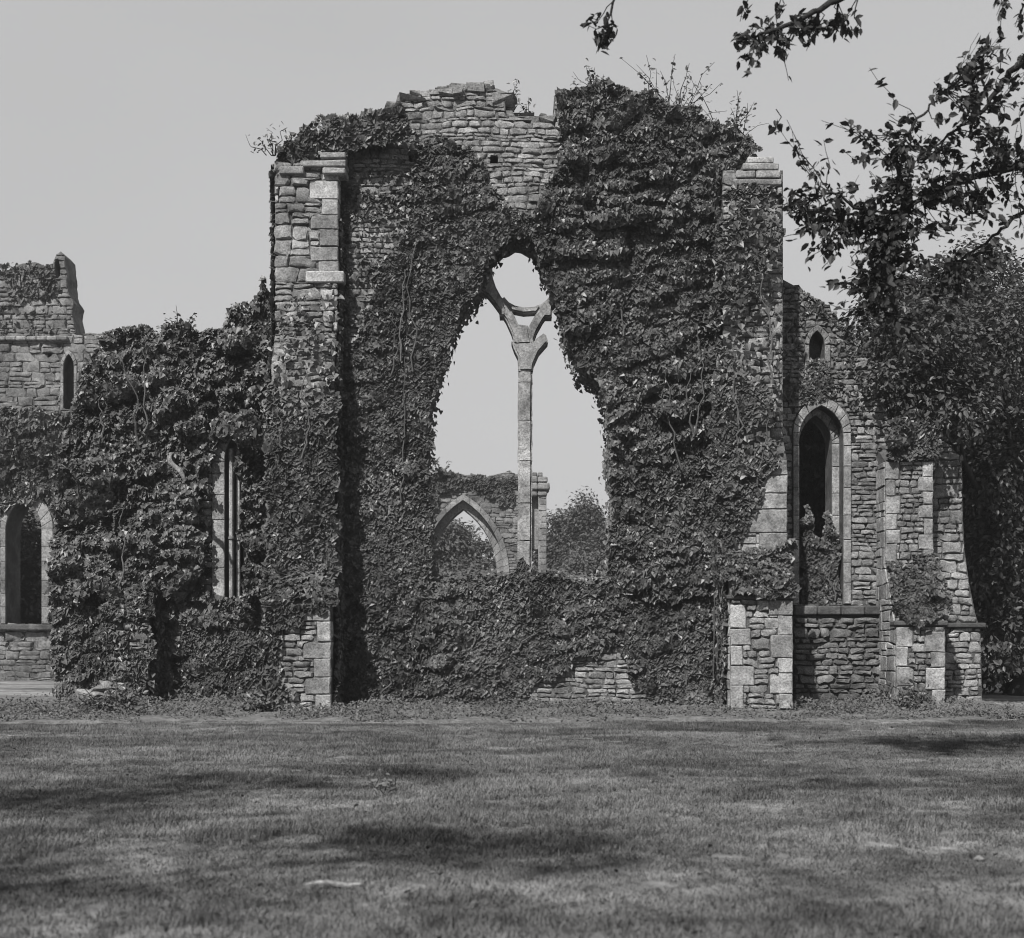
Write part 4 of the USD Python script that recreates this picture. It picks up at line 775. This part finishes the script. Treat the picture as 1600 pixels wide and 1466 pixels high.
# ------------------------------------------------------------------ grass, weeds, small things
RG = np.random.default_rng(8)
def tuft_mesh(rng, n, w, hmin, hmax, wid):
    b = np.stack([rng.uniform(-w / 2, w / 2, n), rng.uniform(-w / 2, w / 2, n), np.zeros(n)], 1); a = rng.uniform(0, 2 * np.pi, n); hh = rng.uniform(hmin, hmax, n) * (.75 + .5 * meshkit.noise(b * 6 + 3))
    lean = rng.uniform(.2, .95, n) * hh; dr = np.stack([np.cos(a), np.sin(a), 0 * a], 1); sd_ = np.stack([-np.sin(a), np.cos(a), 0 * a], 1) * (wid * rng.uniform(.7, 1.3, n))[:, None]
    mid = b + dr * (lean * .35)[:, None] + [0, 0, 1] * (hh * .6)[:, None]; tip = b + dr * lean[:, None] + [0, 0, 1] * (hh * .95)[:, None]
    V = np.stack([b - sd_ * .5, b + sd_ * .5, mid - sd_ * .42, mid + sd_ * .42, tip], 1).reshape(-1, 3); F = np.array([(0, 1, 3), (0, 3, 2), (2, 3, 4)])
    return V, (F[None] + (np.arange(n) * 5)[:, None, None]).reshape(-1, 3)
pi_ = UsdGeom.PointInstancer.Define(stage, numbered('/World/lawn_grass')); tag(pi_.GetPrim(), 'short rough lawn grass in front of the ruin', 'grass', kind='stuff')
protos = []
for k in range(7):
    hk = [(.015, .04), (.015, .045), (.02, .05), (.025, .07), (.015, .035), (.03, .09), (.01, .03)][k]
    m = usdkit.mesh(stage, f'/World/lawn_grass/tuft_{k + 1:03d}' if k else '/World/lawn_grass/tuft', tuft_mesh(RG, 1700 if k < 6 else 1300, .62, *hk, .0052), M_GRASS); protos.append(m.GetPath())
pi_.CreatePrototypesRel().SetTargets(protos)
pts, ids, ori, scl = [], [], [], []
for y in np.arange(5.6, 24.5, .5):
    half = y * .43 + 1
    for x in np.arange(-half, half, .5):
        xx, yy = x + RG.uniform(-.12, .12), y + RG.uniform(-.12, .12)
        if -10 < xx < 9.5 and yy > edge_y(xx) - .1: continue
        nz = meshkit.fbm(np.array([xx * .35, yy * .6, 2.0]), 3, 21)
        thin_ = meshkit.fbm(np.array([xx * .5 + 9, yy * .8, 5.0]), 3, 33) > .60
        k = int(RG.choice([0, 1, 4])) if nz < .5 else int(RG.choice([1, 2, 3])) if nz < .6 else int(RG.choice([3, 5, 2]))
        k = 6 if thin_ and RG.random() < .7 else k
        a = RG.uniform(0, 2 * np.pi); pts.append((xx, yy, float(height(np.array(xx), np.array(yy))) - .004)); ids.append(k); ori.append(Gf.Quath(math.cos(a / 2), 0, 0, math.sin(a / 2))); s = RG.uniform(.85, 1.15); scl.append((1, 1, s))
pi_.CreatePositionsAttr(Vt.Vec3fArray.FromNumpy(np.array(pts, np.float32))); pi_.CreateProtoIndicesAttr(Vt.IntArray(ids)); pi_.CreateOrientationsAttr(Vt.QuathArray(ori)); pi_.CreateScalesAttr(Vt.Vec3fArray.FromNumpy(np.array(scl, np.float32)))
# weeds and fallen leaves on the bank
n = 52000; x = RG.uniform(-9.8, 9.2, n); y = edge_y(x) + .05 + .35 * (meshkit.noise(np.stack([x * 2, x * 0, x * 0], 1)) - .5) + RG.uniform(0, 1, n) ** .9 * 3.2; z = bank_z(x, y)
k = (fb(x, y, 1.6, 61) + RG.uniform(-.16, .16, n) > -.02); x, y, z = x[k], y[k], z[k]; n = len(x); hh = RG.uniform(.0, 1, n) ** 2.5 * .16 * (.4 + 1.6 * meshkit.noise(np.stack([x * 1.3, y * 1.3, 0 * x], 1)))
obj('weeds', leaves(np.stack([x, y, z + hh], 1), np.array([0, -.3, .8]) + RG.normal(0, .55, (n, 3)), RG.normal(0, 1, (n, 3)), RG.uniform(.03, .085, n), 'oval'), M_WEED, label='low weeds and fallen leaves on the bank along the foot of the ruin', cat='weeds', kind='stuff')
for lab, px, Y, w, h, s in [('low bush of weeds at the foot of the left buttress stump', 185, 23.6, .8, .5, 301), ('clump of weeds at the foot of the shaded plinth', 1385, 25.2, .5, .5, 302), ('ragged weeds at the base of the corner buttress', 1425, 24.6, .35, .45, 303), ('weeds at the ivied foot of the left buttress', 405, 23.9, .4, .4, 304)]:
    shrub(lab, px, 990 + 1.45 * FPX / Y, Y, w, h, 420, s, (.06, .12))
n = 1500; y = 6 + 16 * RG.uniform(0, 1, n) ** 1.2; x = RG.uniform(-.42, .42, n) * y
obj('fallen_leaves', leaves(np.stack([x, y, height(x, y) + .03 + RG.uniform(0, .02, n)], 1), np.array([0, -.2, .9]) + RG.normal(0, .35, (n, 3)), RG.normal(0, 1, (n, 3)), RG.uniform(.025, .06, n), 'oval'), M_LITTER, label='small dry leaves and clover scattered over the lawn', cat='leaves', kind='stuff')
def pebble(label, px, py, r, mat, seed):
    Y = EYE * FPX / (py - HORIZON); p = P(px, py, Y); m = trimesh.creation.icosphere(2, 1.0); v = m.vertices * [r * 1.3, r, r * .75]; v = v + m.vertices * ((meshkit.fbm(m.vertices * 1.8 + seed, 3, seed) - .5) * r)[:, None]
    obj('pebble', (v + p + [0, 0, r * .5], m.faces), mat, None, smooth=50, label=label, cat='stone')
pebble('white stone lying on the lawn, lower left', 397, 1314, .028, M_ASHLAR, 1)
pebble('white stone lying on the lawn at the lower right', 1530, 1345, .026, M_ASHLAR, 2)
pebble('small white stone at the foot of the ivied wall', 808, 1117, .08, M_ASHLAR, 3)
Yk = EYE * FPX / (1393 - HORIZON)
st = np.array([P(x_, y_, Yk) for x_, y_ in [(478, 1394), (495, 1391), (512, 1391), (530, 1394), (545, 1395), (565, 1393)]]); st[:, 2] += .045
obj('fallen_stick', tube(st, [.008, .014, .017, .016, .014, .008], 7), M_ASHLAR, None, smooth=50, label='thin dead stick lying on the grass in the foreground', cat='stick')

# ------------------------------------------------------------------ air
usdkit.material(stage, L('haze_look'), {'v': ('principled_volume', {'color': (.9, .9, .9), 'density': .0005, 'anisotropy': .2})}, volume='v.volume')
hz = trimesh.creation.box(bounds=[[-950, -350, -1.2], [950, 950, 32]])
obj('haze', (hz.vertices, hz.faces), L('haze_look'), kind='stuff')
